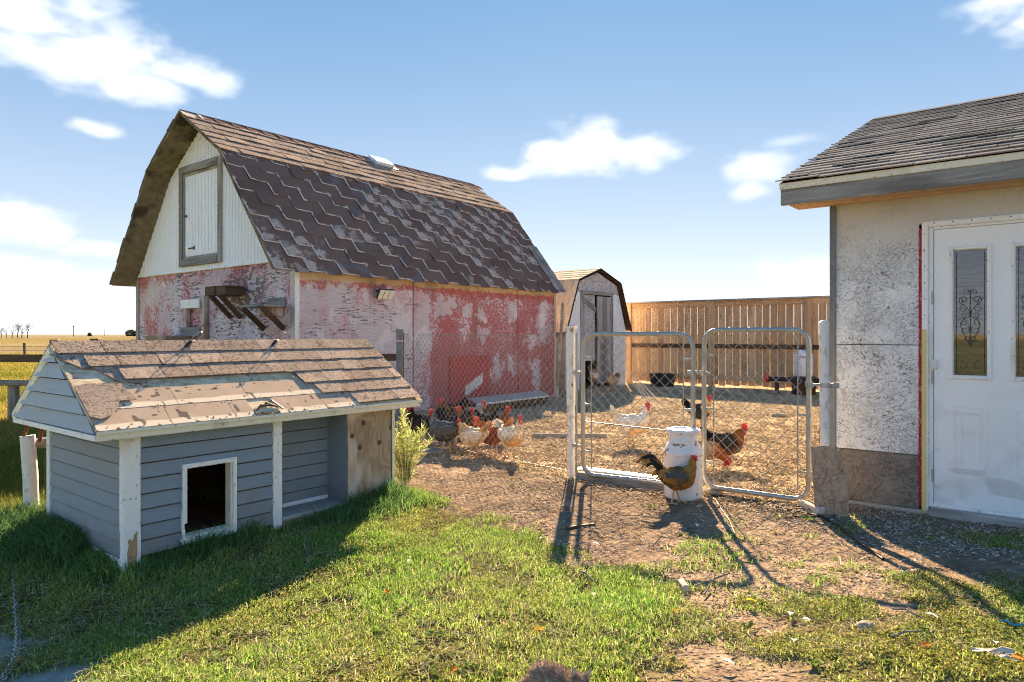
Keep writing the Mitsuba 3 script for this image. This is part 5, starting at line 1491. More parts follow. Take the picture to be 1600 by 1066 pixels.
def hen(key, label, pos, heading, s, col, neck=0.0, tail='hen', headturn=0.0, bars=0.0, comb=1.0, group=None, step=.03):
    """col: dict body, neck, wing, tail, breast (linear colours). neck: 1 stretched up, 0 at ease, -1 head down to the ground"""
    tag(key, label, 'rooster' if tail == 'rooster' else 'hen', group)
    g = np.random.default_rng(abs(hash(label)) % 1000 if False else sum(map(ord, label)))
    c, sn = math.cos(heading), math.sin(heading)
    LIFT = .035
    m0 = axes(pos, [c * s, sn * s, 0], [-sn * s, c * s, 0], [0, 0, s])
    m = axes(np.asarray(pos) + [0, 0, LIFT * s * (neck > -.5)], [c * s, sn * s, 0], [-sn * s, c * s, 0], [0, 0, s])
    hx, hz = (.180, .395) if neck > .5 else ((.205, .355) if neck > -.5 else (.30, .10))
    if neck > -.5:
        nx = [(.115, .250), (.140, .290), (.158, .325), (hx - .020, hz - .012), (hx, hz), (hx + .020, hz - .002), (hx + .033, hz - .008)]
    else:
        nx = [(.16, .225), (.215, .20), (.265, .155), (hx - .015, hz + .02), (hx, hz), (hx + .012, hz - .016), (hx + .018, hz - .03)]
    path = [(-.185, .315), (-.165, .295), (-.125, .262), (-.06, .230), (.01, .212), (.075, .215)] + nx
    ry = [.012, .034, .064, .092, .106, .098, .080, .062, .044, .028, .025, .018, .006]
    rz = [.020, .042, .070, .096, .116, .112, .088, .064, .046, .030, .026, .018, .006]
    v, f, t, a = loft(path, ry, rz)
    nr = meshkit.fbm(v * 34, 3, 3) - .5
    r1 = meshkit.fbm(v * np.array([18, 60, 60]), 2, 8) - .5
    cen = np.array([0.0, 0, .22])
    fl = np.clip((.86 - t) / .2, 0, 1)
    nrm = trimesh.Trimesh(v, f, process=False).vertex_normals
    v = v + nrm * (fl * (.018 * nr + .012 * r1))[:, None]
    def mixc(p, q, w): return p * (1 - w[:, None]) + q * w[:, None]
    B = {k_: np.array(q) for k_, q in col.items()}
    low = smooth01(.1, -.6, np.sin(a))
    cc = np.tile(B['body'], (len(v), 1))
    cc = mixc(cc, B.get('breast', B['body']), smooth01(.32, .5, t) * low)
    cc = mixc(cc, B['neck'], smooth01(.58, .70, t))
    cc = mixc(cc, B.get('saddle', B['body']), smooth01(.30, .10, t) * (1 - low))
    red = np.array([.50, .035, .035])
    face = smooth01(.915, .935, t) * smooth01(.995, .98, t)
    cc = mixc(cc, red, face * (np.abs(np.cos(a)) > .35) * .9)
    fe = meshkit.noise(v * np.array([70, 95, 95]), 12) - .5
    cc = cc * (1 + 1.4 * nr[:, None]) * (1 + .7 * r1[:, None]) * (1 + .9 * fe[:, None])
    if bars:
        bb = np.sin(v[:, 0] * 210 + np.sin(v[:, 1] * 60) * 2 + v[:, 2] * 130)
        cc = cc * (1 + bars * np.sign(bb)[:, None] * (t < .9)[:, None])
    put(key + '__body', (xf(m, v), f), 'plumage', smooth=True, color=np.clip(cc, .004, .9))
    # wings lie along the flanks
    for sd in (1, -1):
        sp = trimesh.creation.icosphere(3, 1.0)
        w = sp.vertices.copy()
        back = np.clip(-w[:, 0], 0, 1)
        w = w * [.135, .024, .062]
        w[:, 2] += .030 * back ** 2 - .010; w[:, 1] *= sd * 1.0
        ridge = np.sin(w[:, 2] * 330 + w[:, 0] * 30)
        w[:, 1] += sd * .004 * ridge
        ny = meshkit.fbm(w * 40, 2, 6) - .5
        w = w + [-.035, sd * .082, .238]
        wc = np.tile(B.get('wing', B['body']), (len(w), 1)) * (1 + .9 * ny[:, None]) * (1 + .22 * ridge[:, None])
        if 'wing2' in B:
            wc = mixc(wc, B['wing2'] * (1 + .8 * ny[:, None]), smooth01(.02, -.06, w[:, 0]) * smooth01(.245, .22, w[:, 2]))
        ff = sp.faces if sd == 1 else sp.faces[:, ::-1]
        if bars: wc = wc * (1 + bars * np.sign(np.sin(w[:, 0] * 210 + w[:, 2] * 90)))[:, None]
        put(nxt(key + '__wing'), (xf(m, w), ff), 'plumage', smooth=True, color=np.clip(wc, .004, .9))
    # tail feathers: curved blades
    vs, fs, cs = [], [], []
    def feather(base, az, el, L, wd, droop, colr):
        n = 7
        q = np.linspace(0, 1, n)
        e = el - droop * q
        d = np.stack([-np.cos(e) * np.cos(az), np.full(n, math.sin(az)) * np.cos(e), np.sin(e)], 1)
        p = base + np.cumsum(np.vstack([np.zeros(3), d[:-1] * L / (n - 1)]), axis=0)
        wid = wd * np.array([.55, .85, 1, 1, .95, .75, .12])
        sidev = np.array([.25 * math.cos(az), .12, 1.0]) if abs(el) < .35 else np.array([.75, .2 * np.sign(az + 1e-3), .65])
        sidev = np.cross(d, np.array([0, 1.0, 0.0]) + .5 * np.array([math.sin(az) * 0, 0, 0]))
        sidev /= np.linalg.norm(sidev, axis=1, keepdims=True)
        k0 = sum(len(x) for x in vs)
        up_, dn = p + sidev * wid[:, None], p - sidev * wid[:, None]
        ridge = p + np.array([0, .006 * (1 if az >= 0 else -1), 0])
        vs.append(np.stack([up_, ridge, dn], 1).reshape(-1, 3))
        for i in range(n - 1):
            for j in range(2):
                o = k0 + i * 3 + j
                fs.extend([[o, o + 1, o + 4], [o, o + 4, o + 3]])
        cs.append(np.tile(colr * g.uniform(.7, 1.3), (n * 3, 1)))
    base = np.array([-.150, 0, .285])
    tc = B['tail']
    if tail == 'rooster':
        for i in range(7):
            az = (i - 3) * .14
            feather(base + [0, (i - 3) * .008, .0], az, 1.15 - abs(i - 3) * .08, .20, .024, .35, tc)
        for i in range(10):
            az = g.uniform(-.5, .5)
            feather(base + [.02, az * .05, .01], az, g.uniform(.9, 1.35), g.uniform(.24, .32), .016, g.uniform(1.6, 2.5), tc if i % 3 else B.get('saddle', tc))
        for i in range(14):
            az = g.uniform(-.9, .9)
            feather(base + [.05, az * .07, -.015], az, g.uniform(-.1, .5), g.uniform(.12, .18), .010, g.uniform(.9, 1.5), B.get('saddle', tc))
    else:
        up0 = .95 if tail == 'up' else .62
        for i in range(9):
            az = (i - 4) * .10
            feather(base + [0, (i - 4) * .008, .0], az, up0 + .22 - abs(i - 4) * .05, .155 - abs(i - 4) * .008, .022, .25, tc)
        for i in range(9):
            az = (i - 4) * .17
            feather(base + [.03, (i - 4) * .012, .0], az, up0 - .05 - abs(i - 4) * .06, .115, .022, .35, B.get('saddle', tc))
    v2, f2, c2 = np.vstack(vs), np.array(fs), np.vstack(cs)
    put(key + '__tail', (xf(m, v2), f2), 'plumage', smooth=True, color=np.clip(c2, .004, .9))
    # head parts
    hd = np.array([hx, 0, hz])
    fw = np.array([1.0, 0, -.25]) if neck > -.5 else np.array([.45, 0, -.9])
    fw /= np.linalg.norm(fw)
    uph = np.cross(fw, [0, 1, 0]); uph = uph if (uph[2] > 0 if neck > -.5 else uph[0] > 0) else -uph
    ct, st_ = math.cos(headturn), math.sin(headturn)
    H = axes(hd, fw, np.cross(uph, fw), uph)
    bk = moved(trimesh.creation.cone(.0085, .034, sections=8), H @ axes([.022, 0, -.001], [0, 0, 1], [0, 1, 0], [1, 0, 0]) if False else H @ axes([.020, 0, -.002], [0, 1, 0], [0, 0, 1], [1, 0, 0]))
    put(key + '__beak', moved(bk, m), 'horn', smooth=True)
    cb = Polygon([(-.032 * 1, 0), (-.040, .020 * comb), (-.026, .016 * comb), (-.020, .036 * comb), (-.008, .020 * comb), (.002, .038 * comb), (.010, .018 * comb), (.020, .026 * comb), (.026, .008), (.026, -.006), (-.03, -.006)])
    cp = prism(cb.buffer(.002), .007)
    put(key + '__comb', moved(moved(cp, H @ axes([0, .0035, .020], [1, 0, 0], [0, 0, 1], [0, -1, 0])), m), 'flesh')
    for sd in (1, -1):
        wv = trimesh.creation.icosphere(2, 1.0).apply_scale([.012, .005, .020 * comb]).apply_translation([.016, sd * .009, -.030])
        put(nxt(key + '__wattle'), moved(moved(wv, H), m), 'flesh', smooth=True)
        ev = trimesh.creation.icosphere(1, .0050).apply_translation([.008, sd * .0225, .005])
        put(nxt(key + '__eye'), moved(moved(ev, H), m), 'eye', smooth=True)
    # legs with toes
    for sd in (1, -1):
        fx = sd * step
        lf = LIFT * (neck > -.5)
        hip, hock, ank = np.array([.0, sd * .045, .175]), np.array([-.012 + fx * .4, sd * .045, .100]), np.array([fx + .0, sd * .043, .014 - lf])
        th = tube([hip, (hip + hock) / 2, hock + [0, 0, .006]], [.046, .036, .013], 10)
        put(nxt(key + '__thigh'), moved(th, m), 'plumage', smooth=True, color=np.tile(np.clip(B.get('breast', B['body']) * .9, 0, 1), (len(th.vertices), 1)))
        toes = [tube([hock + [0, 0, .012], hock, (hock + ank) / 2 + [.002, 0, 0], ank], [.011, .0105, .009, .0095], 8)]
        for q, L in ((0, .062), (.55, .052), (-.55, .052), (math.pi, .030)):
            d = np.array([math.cos(q), math.sin(q), 0])
            toes.append(tube([ank, ank + d * L * .5 + [0, 0, -.004], ank + d * L + [0, 0, -.010]], [.0085, .007, .0038], 6))
        put(nxt(key + '__leg'), moved(cat(toes), m), 'leg_skin', smooth=True)

LEFT, RIGHT, AWAY, TOWARD = math.pi, 0.0, math.pi / 2, -math.pi / 2
ORB = dict(body=(.12, .085, .05), neck=(.28, .16, .05), breast=(.26, .13, .035), wing=(.085, .085, .09), wing2=(.30, .15, .04), saddle=(.42, .22, .06), tail=(.04, .042, .048))
BAR = dict(body=(.10, .10, .105), neck=(.16, .16, .165), wing=(.11, .11, .115), tail=(.06, .06, .065), breast=(.09, .09, .095))
BLK = dict(body=(.018, .018, .022), neck=(.03, .025, .02), wing=(.016, .018, .024), tail=(.012, .012, .016))
BRN = dict(body=(.05, .03, .018), neck=(.20, .11, .04), wing=(.07, .045, .025), tail=(.03, .02, .015), breast=(.10, .06, .03))
RED = dict(body=(.22, .058, .022), neck=(.26, .075, .025), wing=(.20, .05, .02), tail=(.48, .24, .09), saddle=(.36, .15, .05))
BUF = dict(body=(.66, .50, .34), neck=(.60, .40, .22), wing=(.72, .60, .48), tail=(.60, .36, .18), breast=(.70, .55, .40))
WHT = dict(body=(.72, .66, .58), neck=(.70, .58, .44), wing=(.76, .73, .68), tail=(.72, .68, .60), breast=(.60, .33, .12))
DRK = dict(body=(.035, .03, .032), neck=(.20, .075, .03), wing=(.03, .035, .04), tail=(.018, .02, .03), breast=(.10, .06, .045))
GRY = dict(body=(.16, .17, .19), neck=(.28, .28, .29), wing=(.34, .35, .37), tail=(.02, .02, .025), breast=(.05, .05, .06))
TAN = dict(body=(.50, .33, .17), neck=(.58, .42, .24), wing=(.50, .36, .22), tail=(.30, .18, .09))
FL = 'hens of the flock by the barn'
def at(u, v): return on_ground(u, v) + [0, 0, -.004]
hen('rooster', 'long tailed grey and orange rooster walking before the milk can', at(1056, 786), .05, .84, ORB, .8, 'rooster', comb=.55, step=.055)
hen('rooster_001', 'dark rooster with bright red comb walking right beyond the gate', at(1133, 730), .10, 1.0, DRK, .1, 'hen', comb=1.5, step=.03)
hen('hen', 'barred grey hen with red face nearest the dog house bush', at(697, 708), LEFT - .35, 1.05, BAR, .9, 'up', bars=.35, group=FL)
hen('hen_001', 'cream and buff hen standing foremost of the flock', at(740, 714), LEFT - .5, .95, BUF, -.2, 'up', group=FL)
hen('hen_002', 'rust red hen with buff tail between two pale hens', at(771, 712), LEFT - .25, 1.0, RED, .5, 'up', group=FL)
hen('hen_003', 'white hen with orange breast at the flock edge toward the gate', at(797, 715), -.9, 1.0, WHT, .7, 'hen', comb=1.3, group=FL)
hen('hen_004', 'black hen standing behind the barred grey hen', at(712, 696), RIGHT + .4, 1.05, BLK, 0, 'up', group=FL)
hen('hen_005', 'dark brown hen with gold neck held tall behind black hen', at(706, 684), LEFT + .9, 1.15, dict(BRN, neck=(.10, .07, .03)), 1, 'up', comb=.5, group=FL)
hen('hen_006', 'grey backed black hen beside the trough end', at(731, 680), RIGHT + .2, 1.05, GRY, .0, 'hen', group=FL)
hen('hen_007', 'gold necked brown hen looking out over the cream hen', at(741, 699), LEFT - .1, 1.05, BRN, .7, 'hen', group=FL)
hen('hen_008', 'dark hen with red face behind the rust red hen', at(772, 692), RIGHT - .2, 1.0, DRK, .6, 'hen', group=FL)
hen('hen_009', 'dusky hen half hidden by the grey fence post', at(662, 693), LEFT + .5, 1.05, dict(BLK, body=(.05, .045, .05)), .8, 'hen', group=FL)
hen('hen_010', 'white and buff hen with red comb alone mid yard', at(986, 697), RIGHT - .25, 1.12, dict(WHT, body=(.76, .68, .58), neck=(.80, .76, .70), breast=(.70, .48, .28)), .9, 'up', comb=1.3)
hen('hen_011', 'tall tan necked hen seen between the two gate frames', at(1091, 668), RIGHT - .8, 1.0, dict(TAN, body=(.05, .05, .05), wing=(.03, .03, .03), tail=(.02, .02, .02)), 1, 'hen', comb=1.3)
hen('hen_012', 'rusty hen with lowered red head behind the milk can', at(1090, 735), RIGHT - .2, .95, dict(RED, body=(.30, .20, .12)), -1, 'hen')
hen('hen_013', 'buff hen standing below the open shed door', at(958, 611), LEFT + .9, 1.0, TAN, .2, 'up')
hen('hen_014', 'pale faced hen standing in the shed doorway', at(929, 612) + [0, 0, .12], TOWARD, 1.0, dict(WHT, body=(.40, .25, .17), breast=(.40, .26, .2)), .4, 'hen', comb=.6)

# ------------------------------------------------------------------ cat at the lower edge
def cat_animal():
    key = tag('cat', 'small brown tabby cat crouching in the foreground grass', 'cat')
    z = float(gz(.16, 2.56))
    # skeleton in local metres: x towards the picture's right, y away, z up
    J = {'rump': (-.085, .05, .155, .075), 'mid': (-.01, .02, .150, .070), 'chest': (.055, -.03, .140, .062), 'neck': (.085, -.065, .165, .042), 'head': (.105, -.095, .190, .044), 'muz': (.112, -.128, .178, .022),
         'hipL': (-.07, .10, .10, .045), 'hipR': (-.07, .0, .10, .045), 'hockL': (-.10, .11, .05, .018), 'hockR': (-.10, -.01, .05, .018), 'ftL': (-.065, .105, .012, .015), 'ftR': (-.065, -.015, .012, .015),
         'shL': (.06, .01, .11, .032), 'shR': (.04, -.06, .11, .032), 'elL': (.05, .015, .06, .019), 'elR': (.03, -.062, .06, .019), 'pwL': (.068, .0, .013, .016), 'pwR': (.048, -.08, .013, .016),
         't1': (-.15, .08, .12, .020), 't2': (-.21, .10, .07, .016), 't3': (-.27, .10, .04, .012)}
    bones = [('rump', 'mid'), ('mid', 'chest'), ('chest', 'neck'), ('neck', 'head'), ('head', 'muz'), ('rump', 'hipL'), ('rump', 'hipR'), ('hipL', 'hockL'), ('hipR', 'hockR'), ('hockL', 'ftL'), ('hockR', 'ftR'),
             ('chest', 'shL'), ('chest', 'shR'), ('shL', 'elL'), ('shR', 'elR'), ('elL', 'pwL'), ('elR', 'pwR'), ('rump', 't1'), ('t1', 't2'), ('t2', 't3')]
    body = m3.Manifold()
    for a, b in bones:
        sp = [m3.Manifold.sphere(J[k][3], 20).translate(J[k][:3]) for k in (a, b)]
        body = body + m3.Manifold.batch_hull(sp)
    body = body.refine_to_length(.008)
    q = body.to_mesh()
    t = trimesh.Trimesh(q.vert_properties[:, :3], q.tri_verts, process=True)
    trimesh.smoothing.filter_taubin(t, iterations=12)
    v = np.array(t.vertices)
    n = meshkit.fbm(v * 120, 2, 3) - .5
    v = v + t.vertex_normals * (n * .007)[:, None]
    stripe = np.sin(v[:, 0] * 120 + v[:, 2] * 40 + meshkit.fbm(v * 22, 3, 5) * 16)
    c = np.array([.36, .275, .215]) * (1 + .8 * n[:, None]) * (1 - .30 * smooth01(.0, .6, stripe)[:, None])
    top = smooth01(.17, .22, v[:, 2])[:, None]
    c = c * (1 - .15 * top)
    pale = smooth01(.5, .2, v[:, 2] / .2)[:, None]
    c = c * (1 - pale) + np.array([.55, .46, .37]) * pale
    m = axes([.175, 2.545, z - .005], [.68, 0, 0], [0, .68, 0], [0, 0, .68])
    put(key + '__body', (xf(m, v), t.faces), 'fur', smooth=True, color=np.clip(c, .01, .9))
    for i, (dx, dy, tilt) in enumerate(((.135, -.085, .45), (.082, -.082, -.35))):
        e = trimesh.Trimesh([[-.024, 0, 0], [.024, 0, 0], [0, -.008, .062], [0, .014, 0], [0, -.012, .002]], [[0, 2, 3], [3, 2, 1], [0, 4, 2], [4, 1, 2], [0, 3, 4], [3, 1, 4]], process=False)
        put(nxt(key + '__ear'), moved(moved(e, axes([dx, dy, .222], [math.cos(tilt), 0, -math.sin(tilt)], [0, 1, 0], [math.sin(tilt), 0, math.cos(tilt)])), m), 'brown_wood')
        scene[key + ('__ear' if i == 0 else '__ear_001')]['bsdf'] = ref('plywood')
    for sd in (-1, 1):
        put(nxt(key + '__eye'), moved(trimesh.creation.icosphere(1, .006).apply_translation([.107 + sd * .018, -.132, .196]), m), 'eye', smooth=True)
    # guard hairs along the back
    N = 7000
    g = np.random.default_rng(5)
    idx = g.choice(len(v), N, p=(w := np.clip(t.vertex_normals[:, 2] + .3, 0, 1)) / w.sum())
    p0 = v[idx]; nn = np.array(t.vertex_normals)[idx]
    d = nn * .6 + [-.5, .25, .1] + g.normal(0, .25, (N, 3)); d /= np.linalg.norm(d, axis=1, keepdims=True)
    L = g.uniform(.014, .034, N)[:, None]
    sv = np.cross(d, g.normal(0, 1, (N, 3))); sv /= np.linalg.norm(sv, axis=1, keepdims=True)
    hv = np.stack([p0 - sv * .0011, p0 + sv * .0011, p0 + d * L], 1).reshape(-1, 3)
    hc = np.repeat(np.clip(c[idx] * g.uniform(.7, 1.9, (N, 1)), .01, .8), 3, axis=0)
    put(key + '__fur', (xf(m, hv), np.arange(len(hv)).reshape(-1, 3)), 'fur', color=hc)
cat_animal()

# ------------------------------------------------------------------ vegetation and litter
def in_view(x, y, z=0.0, pad=60):
    u, v = 800 + FPX * x / np.maximum(y, .1), 523 + FPX * (EYE - z) / np.maximum(y, .1)
    return (y > 1) & (u > -pad) & (u < 1600 + pad) & (v < 1066 + 160)

def blades(x, y, h, w, lean, col, g, segs=2):
    """grass blades: triangles and colours"""
    n = len(x)
    z = gz(x, y)
    az, bz = g.uniform(0, 2 * np.pi, n), g.uniform(0, 2 * np.pi, n)
    d = np.stack([np.cos(az), np.sin(az), 0 * az], 1)
    s = np.stack([np.cos(bz), np.sin(bz), 0 * bz], 1) * (w / 2)[:, None]
    b = np.stack([x, y, z - .004], 1)
    up = np.array([0, 0, 1.0])
    mid = b + up * (h * .58)[:, None] + d * (h * lean * .30)[:, None]
    tip = b + up * (h * (1 - .28 * lean ** 2))[:, None] + d * (h * lean)[:, None]
    v = np.stack([b - s, b + s, mid + s * .8, mid - s * .8, tip], 1).reshape(-1, 3)
    k = np.arange(n)[:, None, None] * 5
    f = (np.array([[0, 1, 2], [0, 2, 3], [3, 2, 4]])[None] + k).reshape(-1, 3)
    c = np.repeat(np.clip(col, .006, .9), 5, axis=0)
    return v, f, c

def sample(n, x0, x1, y0, y1, g):
    return g.uniform(x0, x1, n), g.uniform(y0, y1, n)

HOUSEP = Polygon([(-2.27, 4.17), (-2.30 + .625 * 2.05, 4.12 + .781 * 2.05), (-2.30 + .625 * 2.05 - .781 * 1.2, 4.12 + .781 * 2.05 + .625 * 1.2), (-2.30 - .781 * 1.2, 4.12 + .625 * 1.2)])
def lawn():
    g = np.random.default_rng(11)
    V, F, C = [], [], []
    off = 0
    def add(v, f, c):
        nonlocal off
        V.append(v); F.append(f + off); C.append(c); off += len(v)
    # lawn proper, thick near the camera
    x, y = sample(900000, -4.8, 4.4, 2.55, 8.5, g)
    k = in_view(x, y); x, y = x[k], y[k]
    dens, yd, n1, n2 = zones(x, y)
    dens = dens * np.clip(1.1 - (y - 3) * .10, .35, 1) * np.clip(.58 + 3.6 * n2 + 1.1 * n1, .06, .85)
    keep = g.random(len(x)) < dens
    d = signed(HOUSEP, x[keep], y[keep])
    x, y, n1, n2, dens = x[keep], y[keep], n1[keep], n2[keep], dens[keep]
    k = d < -.0; x, y, n1, n2, d, dens = x[k], y[k], n1[k], n2[k], d[k], dens[k]
    near = np.exp(-np.clip(-d, 0, 9) / .22)
    cor = signed(CORNER, x, y) > -.3
    bay = np.clip(1 - np.hypot(x + 1.42, y - 4.98) / .5, 0, 1)
    near = near * (1 - bay)
    h = (.017 + .025 * g.random(len(x)) ** 1.5 + .026 * np.clip(n1 * 2 + .3, 0, 1)) * (1 + 2.4 * near) * np.where(cor, .75, 1)
    w = (.0034 + .0030 * g.random(len(x))) * (1 + .5 * near)
    lean = g.uniform(.1, .9, len(x))
    green, lime, dry = np.array([.19, .34, .065]), np.array([.37, .50, .11]), np.array([.66, .58, .36])
    t = np.clip(.45 + n1 * 1.7 + g.normal(0, .22, len(x)), 0, 1)[:, None]
    c = green * t + lime * (1 - t)
    olive = np.array([.40, .43, .14])
    tt = np.clip(.25 - n1 * 1.6 + n2, 0, 1)[:, None] * np.clip(1 - near * 2, 0, 1)[:, None]
    c = c * (1 - .55 * tt) + olive * .55 * tt
    dd = (g.random(len(x)) < .09 + .16 * np.clip(.2 - n1, 0, .5) + .10 * cor)[:, None]
    c = np.where(dd, dry * g.uniform(.6, 1.1, (len(x), 1)), c) * g.uniform(.40, 1.45, (len(x), 1))
    add(*blades(x, y, h, w, lean, c, g))
    # tall blades along the kennel and by its right end
    n = 12000
    s = g.random(n)
    pts = []
    A, Bq = np.array([-2.30, 4.12]), np.array([-2.30 + .625 * 2.07, 4.12 + .781 * 2.07])
    D_ = np.array([-2.30 - .781 * 1.25, 4.12 + .625 * 1.25])
    side = g.random(n) < .58
    pos = np.where(side[:, None], A + (Bq - A) * s[:, None], A + (D_ - A) * s[:, None])
    outw = np.where(side[:, None], [.781, -.625], [-.625, -.781])
    gap = np.abs(g.normal(0, .10, n)) + .012
    pos = pos + outw * gap[:, None]
    clump = meshkit.noise(np.column_stack([pos * 5, np.zeros(n)]), 4)
    corner_ = np.hypot(*(pos - A).T)
    k = (g.random(n) < np.clip(clump * 1.6 - .15, .1, 1)) & ((corner_ > .22) | (g.random(n) < .35))
    pos = pos[k]; n = len(pos)
    h = g.uniform(.06, .15, n) + .16 * clump[k] * (g.random(n) < .5) * np.clip(corner_[k] * 1.2, .3, 1)
    h = h * np.where(side[k] & (s[k] > .40) & (s[k] < .78), .40, 1.0)
    c = np.array([.115, .21, .075]) * g.uniform(.6, 1.5, (n, 1))
    add(*blades(pos[:, 0], pos[:, 1], h, g.uniform(.004, .0075, n), g.uniform(.2, 1.1, n), c, g))
    # dense tuft at the plywood end and left back corner
    for cx, cy, r, n, hh in ((-1.08, 5.42, .22, 1700, .15), (-1.25, 5.15, .22, 1100, .14), (-3.45, 5.0, .40, 3600, .19), (-3.1, 4.55, .3, 2600, .17), (-.80, 5.75, .18, 500, .08)):
        px, py = cx + g.normal(0, r * .55, n), cy + g.normal(0, r * .55, n)
        k = signed(HOUSEP, px, py) < 0
        px, py = px[k], py[k]; n = len(px)
        c = np.array([.115, .21, .075]) * g.uniform(.6, 1.5, (n, 1))
        add(*blades(px, py, hh * g.uniform(.35, 1.1, n), g.uniform(.004, .008, n), g.uniform(.2, 1.0, n), c, g))
    put('grass', (np.vstack(V), np.vstack(F)), 'blade', color=np.vstack(C))
    tag('grass', 'short green lawn grass with long tufts around the dog house', 'grass', kind='stuff')

def low_weeds():
    """creeping knotweed: small rounded leaves on short stalks"""
    g = np.random.default_rng(12)
    x, y = sample(620000, -4.6, 4.6, 2.55, 6.6, g)
    k = in_view(x, y); x, y = x[k], y[k]
    gr, yd, n1, n2 = zones(x, y)
    cor = signed(CORNER, x, y) > -.35
    border = gr * (1 - gr) * 2.2 + .55 * np.clip(gr - .1, 0, 1) * np.clip(.5 - n1 * 2.2, 0, 1) + .3 * gr * cor
    border *= np.clip(.5 + 2.6 * n2, .0, 1)
    shade_side = (signed(HOUSEP, x, y) > -1.3) & (x < -.4)
    keep = g.random(len(x)) < np.clip(border * 1.1 + shade_side * gr * .35, 0, 1)
    keep &= signed(HOUSEP, x, y) < -.02
    x, y, n1, n2, gr = x[keep], y[keep], n1[keep], n2[keep], gr[keep]
    n = len(x)
    z = gz(x, y) + g.uniform(.004, .032, n) * np.clip(.4 + gr, 0, 1.2)
    L, W = g.uniform(.006, .014, n), g.uniform(.003, .006, n)
    a = g.uniform(0, 2 * np.pi, n); e = g.uniform(-.2, 1.0, n)
    d = np.stack([np.cos(a) * np.cos(e), np.sin(a) * np.cos(e), np.sin(e)], 1)
    s = np.cross(d, g.normal(0, .35, (n, 3)) + [0, 0, 1]); s /= np.linalg.norm(s, axis=1, keepdims=True)
    p = np.stack([x, y, z], 1)
    v = np.stack([p, p + d * L[:, None] * .5 + s * W[:, None], p + d * L[:, None], p + d * L[:, None] * .5 - s * W[:, None]], 1).reshape(-1, 3)
    kk = np.arange(n)[:, None, None] * 4
    f = (np.array([[0, 1, 2], [0, 2, 3]])[None] + kk).reshape(-1, 3)
    t = np.clip(.5 + n1 * 1.5 + g.normal(0, .25, n), 0, 1)[:, None]
    c = (np.array([.16, .20, .05]) * t + np.array([.31, .27, .075]) * (1 - t)) * g.uniform(.6, 1.35, (n, 1))
    put('weeds', (v, f), 'blade', color=np.repeat(np.clip(c, .01, .9), 4, axis=0))
    tag('weeds', 'low creeping weeds spreading from the lawn over bare earth', 'weeds', kind='stuff')

def rosettes():
    """broad leaved plants sitting flat in the lawn"""
    g = np.random.default_rng(14)
    x, y = sample(900, -4.2, 4.2, 2.7, 6.4, g)
    gr, yd, n1, n2 = zones(x, y)
    k = in_view(x, y) & (g.random(len(x)) < np.clip(gr * .9 + .05, 0, 1)) & (signed(HOUSEP, x, y) < -.05)
    V, F, C = [], [], []
    off = 0
    for px, py in zip(x[k], y[k]):
        base = np.array([px, py, float(gz(px, py)) + .004])
        col = (np.array([.16, .24, .06]) if g.random() < .7 else np.array([.34, .33, .11])) * g.uniform(.7, 1.2)
        for j in range(g.integers(5, 10)):
            a, e, L = g.uniform(0, 6.28), g.uniform(.15, .8), g.uniform(.025, .065)
            d = np.array([math.cos(a) * math.cos(e), math.sin(a) * math.cos(e), math.sin(e)])
            s = np.array([-math.sin(a), math.cos(a), 0]) * L * g.uniform(.16, .28)
            q = base + d * L * .55
            tip = base + d * L + [0, 0, -L * .22]
            V.append(np.array([base, q + s + [0, 0, .003], tip, q - s + [0, 0, .003], q])); F.append(np.array([[0, 4, 1], [1, 4, 2], [0, 3, 4], [4, 3, 2]]) + off); off += 5
            C.append(np.tile(np.clip(col * g.uniform(.8, 1.2), .01, .9), (5, 1)))
    put('broadleaf_weeds', (np.vstack(V), np.vstack(F)), 'blade', color=np.vstack(C))
    tag('broadleaf_weeds', 'flat rosettes of broad leaved weeds in the lawn', 'weeds', kind='stuff')

def pasture():
    g = np.random.default_rng(13)
    n = 150000
    y = 5.0 * (48 / 5.0) ** g.random(n)
    u = g.uniform(-60, 260, n)
    x = (u - 800) / FPX * y
    k = (x < -3.35 - .35 * np.maximum(y - 6, 0) * 0) & ((x < -4.2) | (y < 9.0))
    x, y = x[k], y[k]; n = len(x)
    p = np.stack([x, y, 0 * x], -1)
    n1 = meshkit.fbm(p * .35, 3, 3)
    h = g.uniform(.05, .20, n) * (.6 + .8 * n1); w = .004 * np.clip(y / 7, .8, 5) * g.uniform(.7, 1.4, n)
    t = np.clip(n1 * 2 - .55 + g.normal(0, .2, n) - (y - 10) * .012, 0, 1)[:, None]
    c = np.array([.115, .15, .02]) * t + np.array([.34, .28, .08]) * (1 - t)
    v, f, c = blades(x, y, h, w, g.uniform(.2, 1.1, n), c * g.uniform(.6, 1.35, (n, 1)), g)
    put('pasture_grass', (v, f), 'blade', color=c)
    tag('pasture_grass', 'rough yellow green pasture grass beyond the dog house', 'grass', kind='stuff')

